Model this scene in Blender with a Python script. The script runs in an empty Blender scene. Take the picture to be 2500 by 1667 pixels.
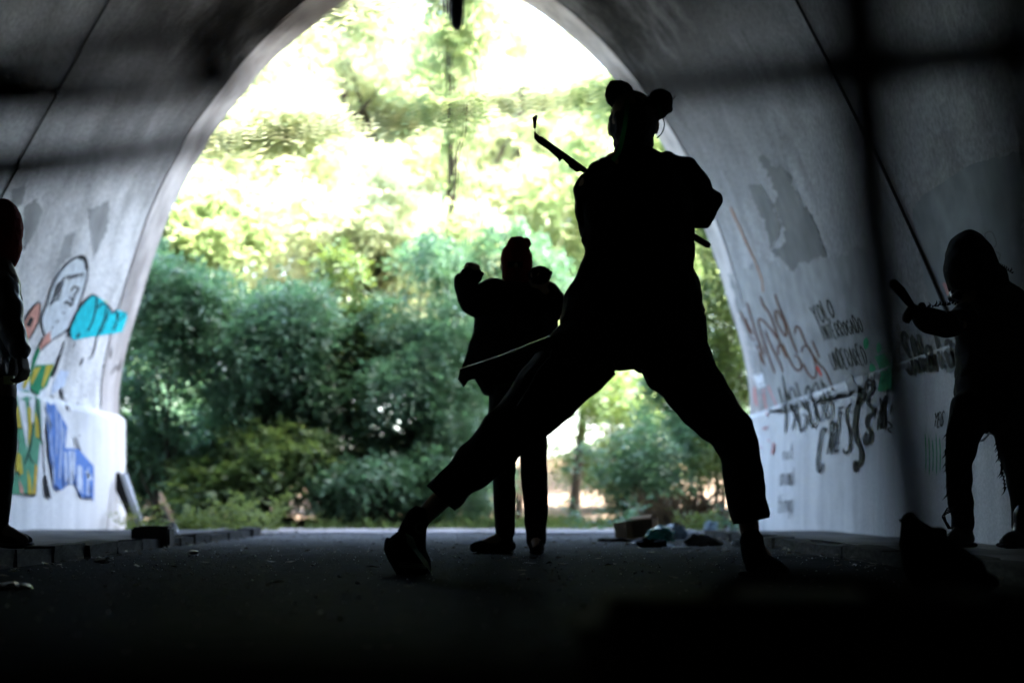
import bpy, bmesh, math, random
import numpy as np
from mathutils import Vector, Matrix, noise as mnoise

random.seed(7)
RNG = np.random.default_rng(11)
SC = bpy.context.scene
COL = SC.collection
RAD = math.radians

# ------------------------------------------------------------------ camera
F_PX, VX, VY, CAM_H = 3472.0, 1200.0, 1235.0, 0.24      # focal length and principal axis in photo pixels (2500 wide)
cam_d = bpy.data.cameras.new('camera')
cam = bpy.data.objects.new('camera', cam_d)
COL.objects.link(cam)
cam.location = (0, 0, CAM_H)
cam.rotation_euler = (RAD(90), 0, 0)
cam_d.sensor_width = 36.0
cam_d.lens = 36.0 * F_PX / 2500.0
cam_d.shift_x = (1250.0 - VX) / 2500.0
cam_d.shift_y = (VY - 833.5) / 2500.0
cam_d.clip_start = 0.02
cam_d.clip_end = 2000
cam_d.dof.use_dof = True
cam_d.dof.focus_distance = 5.7
cam_d.dof.aperture_fstop = 1.6
SC.camera = cam

# ------------------------------------------------------------------ world, sun, exposure
SUN_DIR = Vector((0.55, -0.43, 0.98)).normalized()        # towards the sun
w = bpy.data.worlds.new('World')
SC.world = w
w.use_nodes = True
nt = w.node_tree
bg = nt.nodes['Background']
sky = nt.nodes.new('ShaderNodeTexSky')
sky.sky_type = 'NISHITA'
sky.sun_disc = False
sky.sun_elevation = math.asin(SUN_DIR.z)
sky.sun_rotation = math.atan2(SUN_DIR.x, SUN_DIR.y)
sky.dust_density = 3.5
nt.links.new(sky.outputs[0], bg.inputs[0])
bg.inputs[1].default_value = 0.15
sun_d = bpy.data.lights.new('sun', 'SUN')
sun_d.energy = 2.5
sun_d.angle = RAD(0.5)
sun_d.color = (1.0, 0.94, 0.84)
sun = bpy.data.objects.new('sun', sun_d)
COL.objects.link(sun)
sun.rotation_euler = SUN_DIR.to_track_quat('Z', 'Y').to_euler()
sun.location = SUN_DIR * 40
SC.view_settings.view_transform = 'Standard'
SC.view_settings.look = 'None'
SC.view_settings.gamma = 1.0
SC.view_settings.exposure = 4.5
SC.cycles.use_denoising = True
SC.cycles.max_bounces = 8
SC.cycles.diffuse_bounces = 2
SC.cycles.glossy_bounces = 3
SC.cycles.transmission_bounces = 4
SC.cycles.sample_clamp_indirect = 6.0
SC.cycles.caustics_reflective = False
SC.cycles.caustics_refractive = False

# ------------------------------------------------------------------ helpers
def at(px, py, Y):
    """photo pixel at distance Y -> world point"""
    return Vector(((px - VX) / F_PX * Y, Y, CAM_H - (py - VY) / F_PX * Y))

def tag(o, label=None, cat=None, group=None, kind=None):
    if label: o['label'] = label
    if cat: o['category'] = cat
    if group: o['group'] = group
    if kind: o['kind'] = kind
    return o

def obj(name, me, mat=None, parent=None, smooth=False):
    o = bpy.data.objects.new(name, me)
    COL.objects.link(o)
    if mat is not None and len(me.materials) == 0:
        me.materials.append(mat)
    if parent is not None:
        o.parent = parent
    if smooth:
        me.shade_smooth()
    return o

def empty(name, loc=(0, 0, 0)):
    o = bpy.data.objects.new(name, None)
    COL.objects.link(o)
    o.location = loc
    o.empty_display_size = 0.1
    return o

def thing(name, label, cat, loc=(0, 0, 0), group=None):
    """Empty at the base of a thing; parts are built in world space and re-based by fin()"""
    e = empty(name, loc)
    tag(e, label, cat, group)
    return e

def part(name, bm, mat, parent=None, smooth=False):
    me = bpy.data.meshes.new(name)
    if isinstance(bm, bmesh.types.BMesh):
        bm.to_mesh(me)
        bm.free()
    else:
        me = bm
    off = Vector((0, 0, 0))
    p = parent
    while p is not None:
        off += p.location
        p = p.parent
    if off.length > 0:
        me.transform(Matrix.Translation(-off))
    return obj(name, me, mat, parent, smooth)

def mesh_np(name, V, Q):
    me = bpy.data.meshes.new(name)
    V = np.asarray(V, dtype=np.float32)
    Q = np.asarray(Q, dtype=np.int32)
    k = Q.shape[1]
    me.vertices.add(len(V))
    me.vertices.foreach_set('co', V.ravel())
    me.loops.add(Q.size)
    me.loops.foreach_set('vertex_index', Q.ravel())
    me.polygons.add(len(Q))
    me.polygons.foreach_set('loop_start', np.arange(0, Q.size, k, dtype=np.int32))
    me.polygons.foreach_set('loop_total', np.full(len(Q), k, dtype=np.int32))
    me.update(calc_edges=True)
    return me

def add_box(bm, c, s, rot=None):
    r = bmesh.ops.create_cube(bm, size=1.0)
    M = Matrix.Translation(Vector(c)) @ (rot.to_4x4() if rot is not None else Matrix.Identity(4)) @ Matrix.Diagonal((s[0], s[1], s[2], 1))
    bmesh.ops.transform(bm, matrix=M, verts=r['verts'])
    return r['verts']

def add_ell(bm, c, r, sub=3, rot=None):
    q = bmesh.ops.create_icosphere(bm, subdivisions=sub, radius=1.0)
    if not hasattr(r, '__len__'):
        r = (r, r, r)
    M = Matrix.Translation(Vector(c)) @ (rot.to_4x4() if rot is not None else Matrix.Identity(4)) @ Matrix.Diagonal((r[0], r[1], r[2], 1))
    bmesh.ops.transform(bm, matrix=M, verts=q['verts'])
    return q['verts']

def loft(bm, rings, n=14, hint=(0, 1, 0), round_caps=True):
    """tube through rings (point, radius across, radius along hint)"""
    rs = []
    for r in rings:
        p, a = Vector(r[0]), r[1]
        b = r[2] if len(r) > 2 else a
        rs.append((p, a, b))
    hint = Vector(hint)
    loops = []
    m = len(rs)
    T = []
    for i in range(m):
        t = (rs[min(i + 1, m - 1)][0] - rs[max(i - 1, 0)][0])
        T.append(t.normalized() if t.length > 1e-9 else Vector((0, 0, 1)))
    def ring(p, t, a, b):
        h = hint - t * hint.dot(t)
        if h.length < 0.15:
            alt = Vector((1, 0, 0))
            h = alt - t * alt.dot(t)
        h.normalize()
        s = t.cross(h).normalized()
        return [bm.verts.new(p + s * (a * math.cos(2 * math.pi * k / n)) + h * (b * math.sin(2 * math.pi * k / n))) for k in range(n)]
    if round_caps:
        p, a, b = rs[0]
        loops.append(ring(p - T[0] * min(a, b) * 0.75, T[0], a * 0.55, b * 0.55))
    for (p, a, b), t in zip(rs, T):
        loops.append(ring(p, t, a, b))
    if round_caps:
        p, a, b = rs[-1]
        loops.append(ring(p + T[-1] * min(a, b) * 0.75, T[-1], a * 0.55, b * 0.55))
    for L0, L1 in zip(loops[:-1], loops[1:]):
        for k in range(n):
            bm.faces.new((L0[k], L0[(k + 1) % n], L1[(k + 1) % n], L1[k]))
    bm.faces.new(loops[0][::-1])
    bm.faces.new(loops[-1])
    return loops

def jitter(me, amp, scale, seed=0.0):
    n = len(me.vertices)
    co = np.empty(n * 3, dtype=np.float32)
    me.vertices.foreach_get('co', co)
    co = co.reshape(-1, 3)
    out = co.copy()
    for i in range(n):
        v = Vector(co[i]) * scale + Vector((seed, seed * 1.7, -seed))
        d = mnoise.noise_vector(v)
        out[i] = co[i] + np.array(d) * amp
    me.vertices.foreach_set('co', out.ravel())
    me.update()

def remeshed(bm, voxel, smooth_it=4, fold=0.0, fold_scale=9.0, seed=1.0):
    me = bpy.data.meshes.new('tmp')
    bmesh.ops.recalc_face_normals(bm, faces=bm.faces[:])
    bm.to_mesh(me)
    bm.free()
    o = bpy.data.objects.new('tmp', me)
    COL.objects.link(o)
    r = o.modifiers.new('r', 'REMESH')
    r.mode = 'VOXEL'
    r.voxel_size = voxel
    if smooth_it:
        s = o.modifiers.new('s', 'SMOOTH')
        s.factor = 0.5
        s.iterations = smooth_it
    dg = bpy.context.evaluated_depsgraph_get()
    dg.update()
    out = bpy.data.meshes.new_from_object(o.evaluated_get(dg))
    bpy.data.objects.remove(o)
    bpy.data.meshes.remove(me)
    if fold:
        jitter(out, fold, fold_scale, seed)
    out.materials.clear()
    return out

# ------------------------------------------------------------------ materials
def new_mat(name):
    m = bpy.data.materials.new(name)
    m.use_nodes = True
    t = m.node_tree
    return m, t, t.nodes['Principled BSDF'], t.nodes, t.links

def cloth(name, col, rough=0.85, spec=0.15, var=0.35, scale=30, bump=0.2):
    m, t, b, N, L = new_mat(name)
    tc = N.new('ShaderNodeTexCoord')
    nz = N.new('ShaderNodeTexNoise')
    nz.inputs['Scale'].default_value = scale
    nz.inputs['Detail'].default_value = 5
    L.new(tc.outputs['Object'], nz.inputs['Vector'])
    mx = N.new('ShaderNodeMix')
    mx.data_type = 'RGBA'
    mx.inputs[6].default_value = (*[c * (1 - var) for c in col], 1)
    mx.inputs[7].default_value = (*[min(1, c * (1 + var)) for c in col], 1)
    L.new(nz.outputs['Fac'], mx.inputs[0])
    L.new(mx.outputs[2], b.inputs['Base Color'])
    b.inputs['Roughness'].default_value = rough
    b.inputs['Specular IOR Level'].default_value = spec
    if bump:
        bp = N.new('ShaderNodeBump')
        bp.inputs['Strength'].default_value = bump
        bp.inputs['Distance'].default_value = 0.01
        L.new(nz.outputs['Fac'], bp.inputs['Height'])
        L.new(bp.outputs[0], b.inputs['Normal'])
    return m

def leaf_mat(name, c1, c2, trans, rough=0.5, tf=0.45):
    m, t, b, N, L = new_mat(name)
    geo = N.new('ShaderNodeNewGeometry')
    mx = N.new('ShaderNodeMix')
    mx.data_type = 'RGBA'
    mx.inputs[6].default_value = (*c1, 1)
    mx.inputs[7].default_value = (*c2, 1)
    L.new(geo.outputs['Random Per Island'], mx.inputs[0])
    L.new(mx.outputs[2], b.inputs['Base Color'])
    b.inputs['Roughness'].default_value = rough
    b.inputs['Specular IOR Level'].default_value = 0.4
    tr = N.new('ShaderNodeBsdfTranslucent')
    hs = N.new('ShaderNodeMix')
    hs.data_type = 'RGBA'
    hs.inputs[6].default_value = (*trans, 1)
    hs.inputs[7].default_value = (trans[0] * 1.12, trans[1] * 1.0, trans[2] * 0.8, 1)
    L.new(geo.outputs['Random Per Island'], hs.inputs[0])
    L.new(hs.outputs[2], tr.inputs['Color'])
    ms = N.new('ShaderNodeMixShader')
    ms.inputs[0].default_value = tf
    L.new(b.outputs[0], ms.inputs[1])
    L.new(tr.outputs[0], ms.inputs[2])
    L.new(ms.outputs[0], N['Material Output'].inputs['Surface'])
    return m

def ramp(N, stops):
    r = N.new('ShaderNodeValToRGB')
    e = r.color_ramp.elements
    e[0].position, e[0].color = stops[0][0], (*stops[0][1], 1)
    e[1].position, e[1].color = stops[-1][0], (*stops[-1][1], 1)
    for p, c in stops[1:-1]:
        q = e.new(p)
        q.color = (*c, 1)
    return r

def noise(N, L, vec, scale, detail=5, rough=0.55, mapping=None):
    if mapping is not None:
        mp = N.new('ShaderNodeMapping')
        mp.inputs['Scale'].default_value = mapping
        L.new(vec, mp.inputs['Vector'])
        vec = mp.outputs[0]
    n = N.new('ShaderNodeTexNoise')
    n.inputs['Scale'].default_value = scale
    n.inputs['Detail'].default_value = detail
    n.inputs['Roughness'].default_value = rough
    L.new(vec, n.inputs['Vector'])
    return n

def mixc(N, L, fac, a, b, mode='MIX'):
    mx = N.new('ShaderNodeMix')
    mx.data_type = 'RGBA'
    mx.blend_type = mode
    for s, v in ((0, fac), (6, a), (7, b)):
        if hasattr(v, 'is_linked') or hasattr(v, 'links'):
            L.new(v, mx.inputs[s])
        elif s == 0:
            mx.inputs[0].default_value = v
        else:
            mx.inputs[s].default_value = (*v, 1)
    return mx.outputs[2]

def vault_mat():
    """concrete vault: UV = (metres along the tunnel, metres up the arch)"""
    m, t, b, N, L = new_mat('vault concrete')
    uv = N.new('ShaderNodeUVMap')
    uv.uv_map = 'UVMap'
    U = uv.outputs[0]
    streak = noise(N, L, U, 1.0, 9, 0.68, (1.25, 0.75, 1))
    big = noise(N, L, U, 1.6, 7, 0.62, (1.0, 0.8, 1))
    fine = noise(N, L, U, 26.0, 6, 0.6)
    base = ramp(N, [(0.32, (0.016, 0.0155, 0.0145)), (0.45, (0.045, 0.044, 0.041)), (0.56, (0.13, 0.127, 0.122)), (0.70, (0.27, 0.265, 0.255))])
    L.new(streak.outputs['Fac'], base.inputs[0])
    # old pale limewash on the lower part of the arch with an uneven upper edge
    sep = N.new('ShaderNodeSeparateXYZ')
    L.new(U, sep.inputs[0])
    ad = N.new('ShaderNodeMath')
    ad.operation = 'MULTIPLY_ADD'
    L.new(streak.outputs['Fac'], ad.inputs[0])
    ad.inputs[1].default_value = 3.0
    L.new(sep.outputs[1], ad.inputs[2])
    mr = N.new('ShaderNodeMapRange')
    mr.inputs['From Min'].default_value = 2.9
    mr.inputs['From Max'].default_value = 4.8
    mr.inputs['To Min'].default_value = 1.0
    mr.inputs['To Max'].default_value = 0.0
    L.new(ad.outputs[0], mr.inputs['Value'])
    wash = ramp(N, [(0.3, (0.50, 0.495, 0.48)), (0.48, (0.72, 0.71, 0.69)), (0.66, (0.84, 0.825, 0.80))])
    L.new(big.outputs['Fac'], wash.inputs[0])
    side = N.new('ShaderNodeMath')          # the right wall (its UVs start 31 m further on) is greyed in colour to imitate the weaker light on it
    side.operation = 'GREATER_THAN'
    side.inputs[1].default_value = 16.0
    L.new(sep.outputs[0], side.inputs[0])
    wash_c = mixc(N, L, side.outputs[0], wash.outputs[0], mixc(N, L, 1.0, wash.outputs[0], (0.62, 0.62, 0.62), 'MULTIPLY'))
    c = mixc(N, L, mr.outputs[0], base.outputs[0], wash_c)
    br = ramp(N, [(0.50, (0, 0, 0)), (0.68, (0.42, 0.42, 0.42))])
    b2 = noise(N, L, U, 1.0, 8, 0.7, (2.2, 1.1, 1))
    L.new(b2.outputs['Fac'], br.inputs[0])
    c = mixc(N, L, br.outputs[0], c, (0.095, 0.09, 0.082))
    sp = ramp(N, [(0.35, (0.75, 0.75, 0.75)), (0.65, (1.1, 1.1, 1.1))])
    L.new(fine.outputs['Fac'], sp.inputs[0])
    c = mixc(N, L, 1.0, c, sp.outputs[0], 'MULTIPLY')
    L.new(c, b.inputs['Base Color'])
    b.inputs['Roughness'].default_value = 1.0
    b.inputs['Specular IOR Level'].default_value = 0.0
    bp = N.new('ShaderNodeBump')
    bp.inputs['Strength'].default_value = 0.5
    bp.inputs['Distance'].default_value = 0.012
    L.new(fine.outputs['Fac'], bp.inputs['Height'])
    L.new(bp.outputs[0], b.inputs['Normal'])
    return m

def plaster_mat(name, c1, c2, streaks=(4.0, 4.0, 0.4), dirt=0.5):
    m, t, b, N, L = new_mat(name)
    tc = N.new('ShaderNodeTexCoord')
    O = tc.outputs['Object']
    st = noise(N, L, O, 1.0, 7, 0.6, streaks)
    fine = noise(N, L, O, 60.0, 6, 0.65)
    big = noise(N, L, O, 1.3, 4)
    r = ramp(N, [(0.3, c1), (0.62, c2)])
    L.new(st.outputs['Fac'], r.inputs[0])
    dr = ramp(N, [(0.5, (0, 0, 0)), (0.75, (dirt, dirt, dirt))])
    L.new(big.outputs['Fac'], dr.inputs[0])
    c = mixc(N, L, dr.outputs[0], r.outputs[0], (c1[0] * 0.5, c1[1] * 0.5, c1[2] * 0.5))
    sp = ramp(N, [(0.35, (0.8, 0.8, 0.8)), (0.65, (1.08, 1.08, 1.08))])
    L.new(fine.outputs['Fac'], sp.inputs[0])
    c = mixc(N, L, 1.0, c, sp.outputs[0], 'MULTIPLY')
    L.new(c, b.inputs['Base Color'])
    b.inputs['Roughness'].default_value = 0.9
    b.inputs['Specular IOR Level'].default_value = 0.04
    bp = N.new('ShaderNodeBump')
    bp.inputs['Strength'].default_value = 0.6
    bp.inputs['Distance'].default_value = 0.006
    L.new(fine.outputs['Fac'], bp.inputs['Height'])
    L.new(bp.outputs[0], b.inputs['Normal'])
    return m

def asphalt_mat():
    m, t, b, N, L = new_mat('asphalt')
    tc = N.new('ShaderNodeTexCoord')
    O = tc.outputs['Object']
    fine = noise(N, L, O, 110.0, 4, 0.7)
    mid = noise(N, L, O, 9.0, 6, 0.6)
    big = noise(N, L, O, 0.9, 4, 0.5)
    r = ramp(N, [(0.3, (0.006, 0.0064, 0.006)), (0.7, (0.022, 0.0225, 0.022))])
    L.new(mid.outputs['Fac'], r.inputs[0])
    d = ramp(N, [(0.45, (0, 0, 0)), (0.7, (0.6, 0.6, 0.6))])
    L.new(big.outputs['Fac'], d.inputs[0])
    c = mixc(N, L, d.outputs[0], r.outputs[0], (0.03, 0.03, 0.03))
    L.new(c, b.inputs['Base Color'])
    rr = ramp(N, [(0.3, (0.25, 0.25, 0.25)), (0.7, (0.55, 0.55, 0.55))])
    L.new(mid.outputs['Fac'], rr.inputs[0])
    # road colour paled towards the tunnel mouth, painting in the skylight sheen
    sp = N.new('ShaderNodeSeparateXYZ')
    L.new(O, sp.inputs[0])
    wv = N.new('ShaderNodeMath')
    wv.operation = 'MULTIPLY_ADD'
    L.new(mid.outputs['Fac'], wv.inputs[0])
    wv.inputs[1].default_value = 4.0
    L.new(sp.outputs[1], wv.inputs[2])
    mouth_sheen = N.new('ShaderNodeMapRange')
    mouth_sheen.inputs['From Min'].default_value = 8.6
    mouth_sheen.inputs['From Max'].default_value = 13.5
    L.new(wv.outputs[0], mouth_sheen.inputs['Value'])
    c = mixc(N, L, mouth_sheen.outputs[0], c, (0.28, 0.275, 0.27))
    df = N.new('ShaderNodeBsdfDiffuse')
    L.new(c, df.inputs['Color'])
    gl = N.new('ShaderNodeBsdfGlossy')
    gl.inputs['Color'].default_value = (0.85, 0.92, 1, 1)
    L.new(rr.outputs[0], gl.inputs['Roughness'])
    ms = N.new('ShaderNodeMixShader')
    ms.inputs[0].default_value = 0.016
    L.new(df.outputs[0], ms.inputs[1])
    L.new(gl.outputs[0], ms.inputs[2])
    L.new(ms.outputs[0], N['Material Output'].inputs['Surface'])
    ad = N.new('ShaderNodeMath')
    ad.operation = 'MULTIPLY_ADD'
    L.new(mid.outputs['Fac'], ad.inputs[0])
    ad.inputs[1].default_value = 2.0
    L.new(fine.outputs['Fac'], ad.inputs[2])
    bp = N.new('ShaderNodeBump')
    bp.inputs['Strength'].default_value = 1.0
    bp.inputs['Distance'].default_value = 0.02
    L.new(ad.outputs[0], bp.inputs['Height'])
    L.new(bp.outputs[0], df.inputs['Normal'])
    L.new(bp.outputs[0], gl.inputs['Normal'])
    return m

def ground_mat():
    m, t, b, N, L = new_mat('dry earth')
    tc = N.new('ShaderNodeTexCoord')
    O = tc.outputs['Object']
    n1 = noise(N, L, O, 0.8, 6, 0.6)
    n2 = noise(N, L, O, 14.0, 6, 0.6)
    r = ramp(N, [(0.3, (0.10, 0.07, 0.05)), (0.55, (0.20, 0.145, 0.105)), (0.7, (0.27, 0.20, 0.15))])
    L.new(n1.outputs['Fac'], r.inputs[0])
    s = ramp(N, [(0.3, (0.6, 0.6, 0.6)), (0.7, (1.1, 1.1, 1.1))])
    L.new(n2.outputs['Fac'], s.inputs[0])
    c = mixc(N, L, 1.0, r.outputs[0], s.outputs[0], 'MULTIPLY')
    L.new(c, b.inputs['Base Color'])
    b.inputs['Roughness'].default_value = 0.95
    b.inputs['Specular IOR Level'].default_value = 0.1
    bp = N.new('ShaderNodeBump')
    bp.inputs['Distance'].default_value = 0.05
    L.new(n2.outputs['Fac'], bp.inputs['Height'])
    L.new(bp.outputs[0], b.inputs['Normal'])
    return m

M = {}
M['vault'] = vault_mat()
M['plinth'] = plaster_mat('white limewashed plinth', (0.64, 0.64, 0.63), (0.82, 0.815, 0.80))
M['ring'] = plaster_mat('pale portal plaster', (0.34, 0.31, 0.29), (0.66, 0.62, 0.59), (3, 3, 1.2), 0.5)
M['headwall'] = plaster_mat('grey headwall concrete', (0.2, 0.2, 0.19), (0.36, 0.35, 0.33))
M['light_blocker'] = plaster_mat('dark light blocker', (0.015, 0.014, 0.013), (0.035, 0.033, 0.03))
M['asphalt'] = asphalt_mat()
M['pavement'] = plaster_mat('worn pavement concrete', (0.10, 0.10, 0.098), (0.24, 0.235, 0.23), (3, 3, 3))
M['kerb'] = plaster_mat('kerb stone', (0.03, 0.03, 0.028), (0.10, 0.098, 0.092), (6, 6, 6))
M['earth'] = ground_mat()
M['leaf_bush'] = leaf_mat('shrub leaves', (0.05, 0.115, 0.07), (0.13, 0.235, 0.155), (0.10, 0.23, 0.11), 0.42, 0.4)
M['leaf_tree'] = leaf_mat('tree leaves', (0.08, 0.14, 0.05), (0.14, 0.2, 0.08), (0.42, 0.55, 0.28), 0.5, 0.5)
M['leaf_light'] = leaf_mat('pale tree leaves', (0.15, 0.2, 0.10), (0.23, 0.28, 0.15), (0.60, 0.68, 0.46), 0.5, 0.5)
M['leaf_mid'] = leaf_mat('mid green leaves', (0.05, 0.10, 0.04), (0.10, 0.16, 0.06), (0.14, 0.22, 0.05), 0.45, 0.35)
M['leaf_weed'] = leaf_mat('weed leaves', (0.13, 0.20, 0.05), (0.24, 0.28, 0.08), (0.22, 0.3, 0.07), 0.6, 0.4)
M['grass_dry'] = leaf_mat('dry grass', (0.06, 0.042, 0.024), (0.11, 0.08, 0.045), (0.08, 0.06, 0.03), 0.7, 0.3)
M['grass'] = leaf_mat('verge grass', (0.08, 0.15, 0.05), (0.17, 0.23, 0.09), (0.16, 0.25, 0.07), 0.6, 0.4)
M['bark'] = cloth('bark', (0.05, 0.042, 0.034), 0.95, 0.1, 0.5, 14, 0.6)
M['black_cloth'] = cloth('black cloth', (0.005, 0.0054, 0.0055), 0.9, 0.08)
M['black_cloth2'] = cloth('black trousers', (0.0045, 0.0048, 0.005), 0.9, 0.08)
M['leather'] = cloth('black leather', (0.004, 0.004, 0.0045), 0.33, 0.3, 0.3, 22, 0.5)
M['red_knit'] = cloth('dark red knit', (0.12, 0.006, 0.005), 0.9, 0.1, 0.3, 90, 0.5)
M['hair'] = cloth('black hair', (0.006, 0.005, 0.005), 0.6, 0.12, 0.4, 120, 0.6)
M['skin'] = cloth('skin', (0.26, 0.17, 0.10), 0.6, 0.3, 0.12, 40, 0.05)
M['skin_dark'] = cloth('shade darkened skin', (0.05, 0.033, 0.022), 0.7, 0.2, 0.2, 40, 0.05)  # skin colour darkened to imitate weak light, in place of gloves and socks
M['green_ribbon'] = cloth('green ribbon', (0.07, 0.36, 0.15), 0.7, 0.2, 0.2, 60, 0.05)
M['rubber'] = cloth('off-white shoe rubber', (0.72, 0.82, 0.66), 0.7, 0.3, 0.15, 40, 0.05)
M['rubber_black'] = cloth('black shoe rubber', (0.012, 0.012, 0.012), 0.7, 0.2)
M['metal_dark'] = cloth('dark blade steel', (0.03, 0.03, 0.032), 0.25, 0.6, 0.2, 20, 0.05)
M['blade_edge'] = cloth('bright blade edge', (0.85, 0.85, 0.82), 0.35, 0.6, 0.05, 20, 0.0)
M['blade_edge'].node_tree.nodes['Principled BSDF'].inputs['Metallic'].default_value = 1.0
M['blade_edge'].node_tree.nodes['Principled BSDF'].inputs['Roughness'].default_value = 0.22
M['card'] = cloth('brown cardboard', (0.42, 0.29, 0.19), 0.9, 0.1, 0.15, 30, 0.1)
M['plastic_teal'] = cloth('teal plastic', (0.02, 0.20, 0.17), 0.3, 0.5, 0.2, 20, 0.2)
M['plastic_white'] = cloth('white plastic', (0.6, 0.62, 0.63), 0.4, 0.5, 0.1, 20, 0.2)
M['plastic_blue'] = cloth('pale blue plastic', (0.30, 0.42, 0.5), 0.35, 0.5, 0.2, 20, 0.2)
M['black_plastic'] = cloth('black plastic', (0.008, 0.008, 0.009), 0.6, 0.2, 0.3, 20, 0.1)
M['pipe'] = cloth('galvanised pipe', (0.32, 0.35, 0.38), 0.45, 0.5, 0.2, 15, 0.1)
M['cable'] = cloth('black cable', (0.012, 0.012, 0.012), 0.7, 0.2)
M['wood'] = cloth('weathered dark wood', (0.02, 0.018, 0.015), 0.9, 0.1, 0.4, 12, 0.4)
M['branch'] = cloth('broken branch', (0.22, 0.17, 0.12), 0.9, 0.1, 0.3, 20, 0.3)
M['gravel'] = cloth('grit', (0.16, 0.155, 0.15), 0.5, 0.5, 0.5, 60, 0.1)

def paint(name, col, rough=0.6):
    return cloth(name, col, rough, 0.05, 0.5, 5 if rough >= 0.8 else 14, 0.05)

# ------------------------------------------------------------------ tunnel
AX = -0.56                      # tunnel axis
Y_EXIT, Y_BACK = 13.9, -14.0
Z_SPRING = 1.12
HW_PLINTH = 3.03
PAVE = 0.06
prof_pts = [(3.10, 1.10), (3.095, 1.35), (3.06, 1.60), (2.99, 1.90), (2.905, 2.18), (2.76, 2.66), (2.56, 3.18), (2.24, 3.78), (1.76, 4.42),
            (1.36, 4.82), (0.90, 5.16), (0.45, 5.37), (0.0, 5.45)]

def catmull(pts, per=8):
    out = []
    P = [np.array(p, float) for p in pts]
    P = [2 * P[0] - P[1]] + P + [2 * P[-1] - P[-2]]
    for i in range(1, len(P) - 2):
        for k in range(per):
            t = k / per
            a, b, c, d = P[i - 1], P[i], P[i + 1], P[i + 2]
            out.append(0.5 * (2 * b + (c - a) * t + (2 * a - 5 * b + 4 * c - d) * t * t + (3 * b - a - 3 * c + d) * t ** 3))
    out.append(P[-2])
    return out

half = catmull([prof_pts[k] for k in range(len(prof_pts) - 1)] + [prof_pts[-1]], 7)
half[-1][0] = 0.0
PROF = [(-p[0], p[1]) for p in half] + [(p[0], p[1]) for p in half[-2::-1]]     # left foot -> crown -> right foot
ARC = [0.0]
for a, b in zip(PROF[:-1], PROF[1:]):
    ARC.append(ARC[-1] + math.hypot(b[0] - a[0], b[1] - a[1]))

def arch_sheet(y0, y1, inset=0.0, ny=30):
    V, Q, uvs = [], [], []
    n = len(PROF)
    for j in range(ny + 1):
        y = y0 + (y1 - y0) * j / ny
        for i, (x, z) in enumerate(PROF):
            a = PROF[max(i - 1, 0)]
            b = PROF[min(i + 1, n - 1)]
            tx, tz = b[0] - a[0], b[1] - a[1]
            l = math.hypot(tx, tz)
            nx, nz = tz / l, -tx / l            # inward
            V.append((AX + x + nx * inset, y, z + nz * inset))
            uvs.append((y, min(ARC[i], ARC[-1] - ARC[i]) + (0 if x < 0 else 7.3 * 0)))
    for j in range(ny):
        for i in range(n - 1):
            Q.append((j * n + i, j * n + i + 1, (j + 1) * n + i + 1, (j + 1) * n + i))
    me = mesh_np('vault', V, Q)
    uvl = me.uv_layers.new(name='UVMap')
    li = np.empty(len(me.loops), dtype=np.int32)
    me.loops.foreach_get('vertex_index', li)
    U = np.array(uvs, dtype=np.float32)
    U[:, 0] += np.where(np.array([v[0] for v in V]) < AX, 0.0, 31.0)
    uvl.data.foreach_set('uv', U[li].ravel())
    return me

tunnel = thing('road_tunnel', 'arched concrete road tunnel with graffiti and pale portal', 'tunnel', (AX, 0, 0))
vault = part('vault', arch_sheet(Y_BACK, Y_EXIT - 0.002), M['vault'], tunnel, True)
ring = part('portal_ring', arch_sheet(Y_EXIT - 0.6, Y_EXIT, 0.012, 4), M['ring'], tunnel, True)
tag(ring, 'pale plastered ring at the mouth of the tunnel')
# portal ring edge so that it has thickness, and the headwall outside
bm = bmesh.new()
n = len(PROF)
for y, ins in ((Y_EXIT, 0.012),):
    inner = [bm.verts.new((AX + x * (1 - ins / 3.1), y, z - (ins if x == 0 else ins * 0.6))) for x, z in PROF]
    outer = []
    for x, z in PROF:
        ang = math.atan2(z - 1.1, x)
        r = min(9.0 / max(abs(math.cos(ang)), 1e-6), 6.5 / max(abs(math.sin(ang)), 1e-6))
        outer.append(bm.verts.new((AX + r * math.cos(ang), y, 1.1 + r * math.sin(ang))))
    for i in range(n - 1):
        bm.faces.new((inner[i], inner[i + 1], outer[i + 1], outer[i]))
for s in (-1, 1):
    add_box(bm, (AX + s * (3.05 + 3.0), Y_EXIT - 0.3, 0.45), (6.0 - 0.02, 0.59, 1.29))
bmesh.ops.solidify(bm, geom=bm.faces[:], thickness=0.02)
part('headwall', bm, M['headwall'], tunnel)
plinths = {}
for s in (-1, 1):
    bm = bmesh.new()
    # plinth with a sloped ledge on top, long prism
    pts = [(HW_PLINTH, -0.1), (HW_PLINTH, Z_SPRING - 0.05), (HW_PLINTH + 0.03, Z_SPRING - 0.012), (3.12, Z_SPRING + 0.03), (3.5, Z_SPRING + 0.03), (3.5, -0.1)]
    loops = []
    ny = 60
    for j in range(ny + 1):
        y = Y_BACK + (Y_EXIT + 0.06 - Y_BACK) * j / ny
        wob = 0.006 * mnoise.noise(Vector((y * 0.9, s * 5, 0)))
        loops.append([bm.verts.new((AX + s * (x + wob), y, z + (wob if z > 0 else 0))) for x, z in pts])
    k = len(pts)
    for A, B in zip(loops[:-1], loops[1:]):
        for i in range(k):
            bm.faces.new((A[i], A[(i + 1) % k], B[(i + 1) % k], B[i]))
    bm.faces.new(loops[0][::-1])
    bm.faces.new(loops[-1])
    bmesh.ops.recalc_face_normals(bm, faces=bm.faces[:])
    plinths[s] = part('plinth', bm, M['plinth'], tunnel)
bm = bmesh.new()
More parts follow.
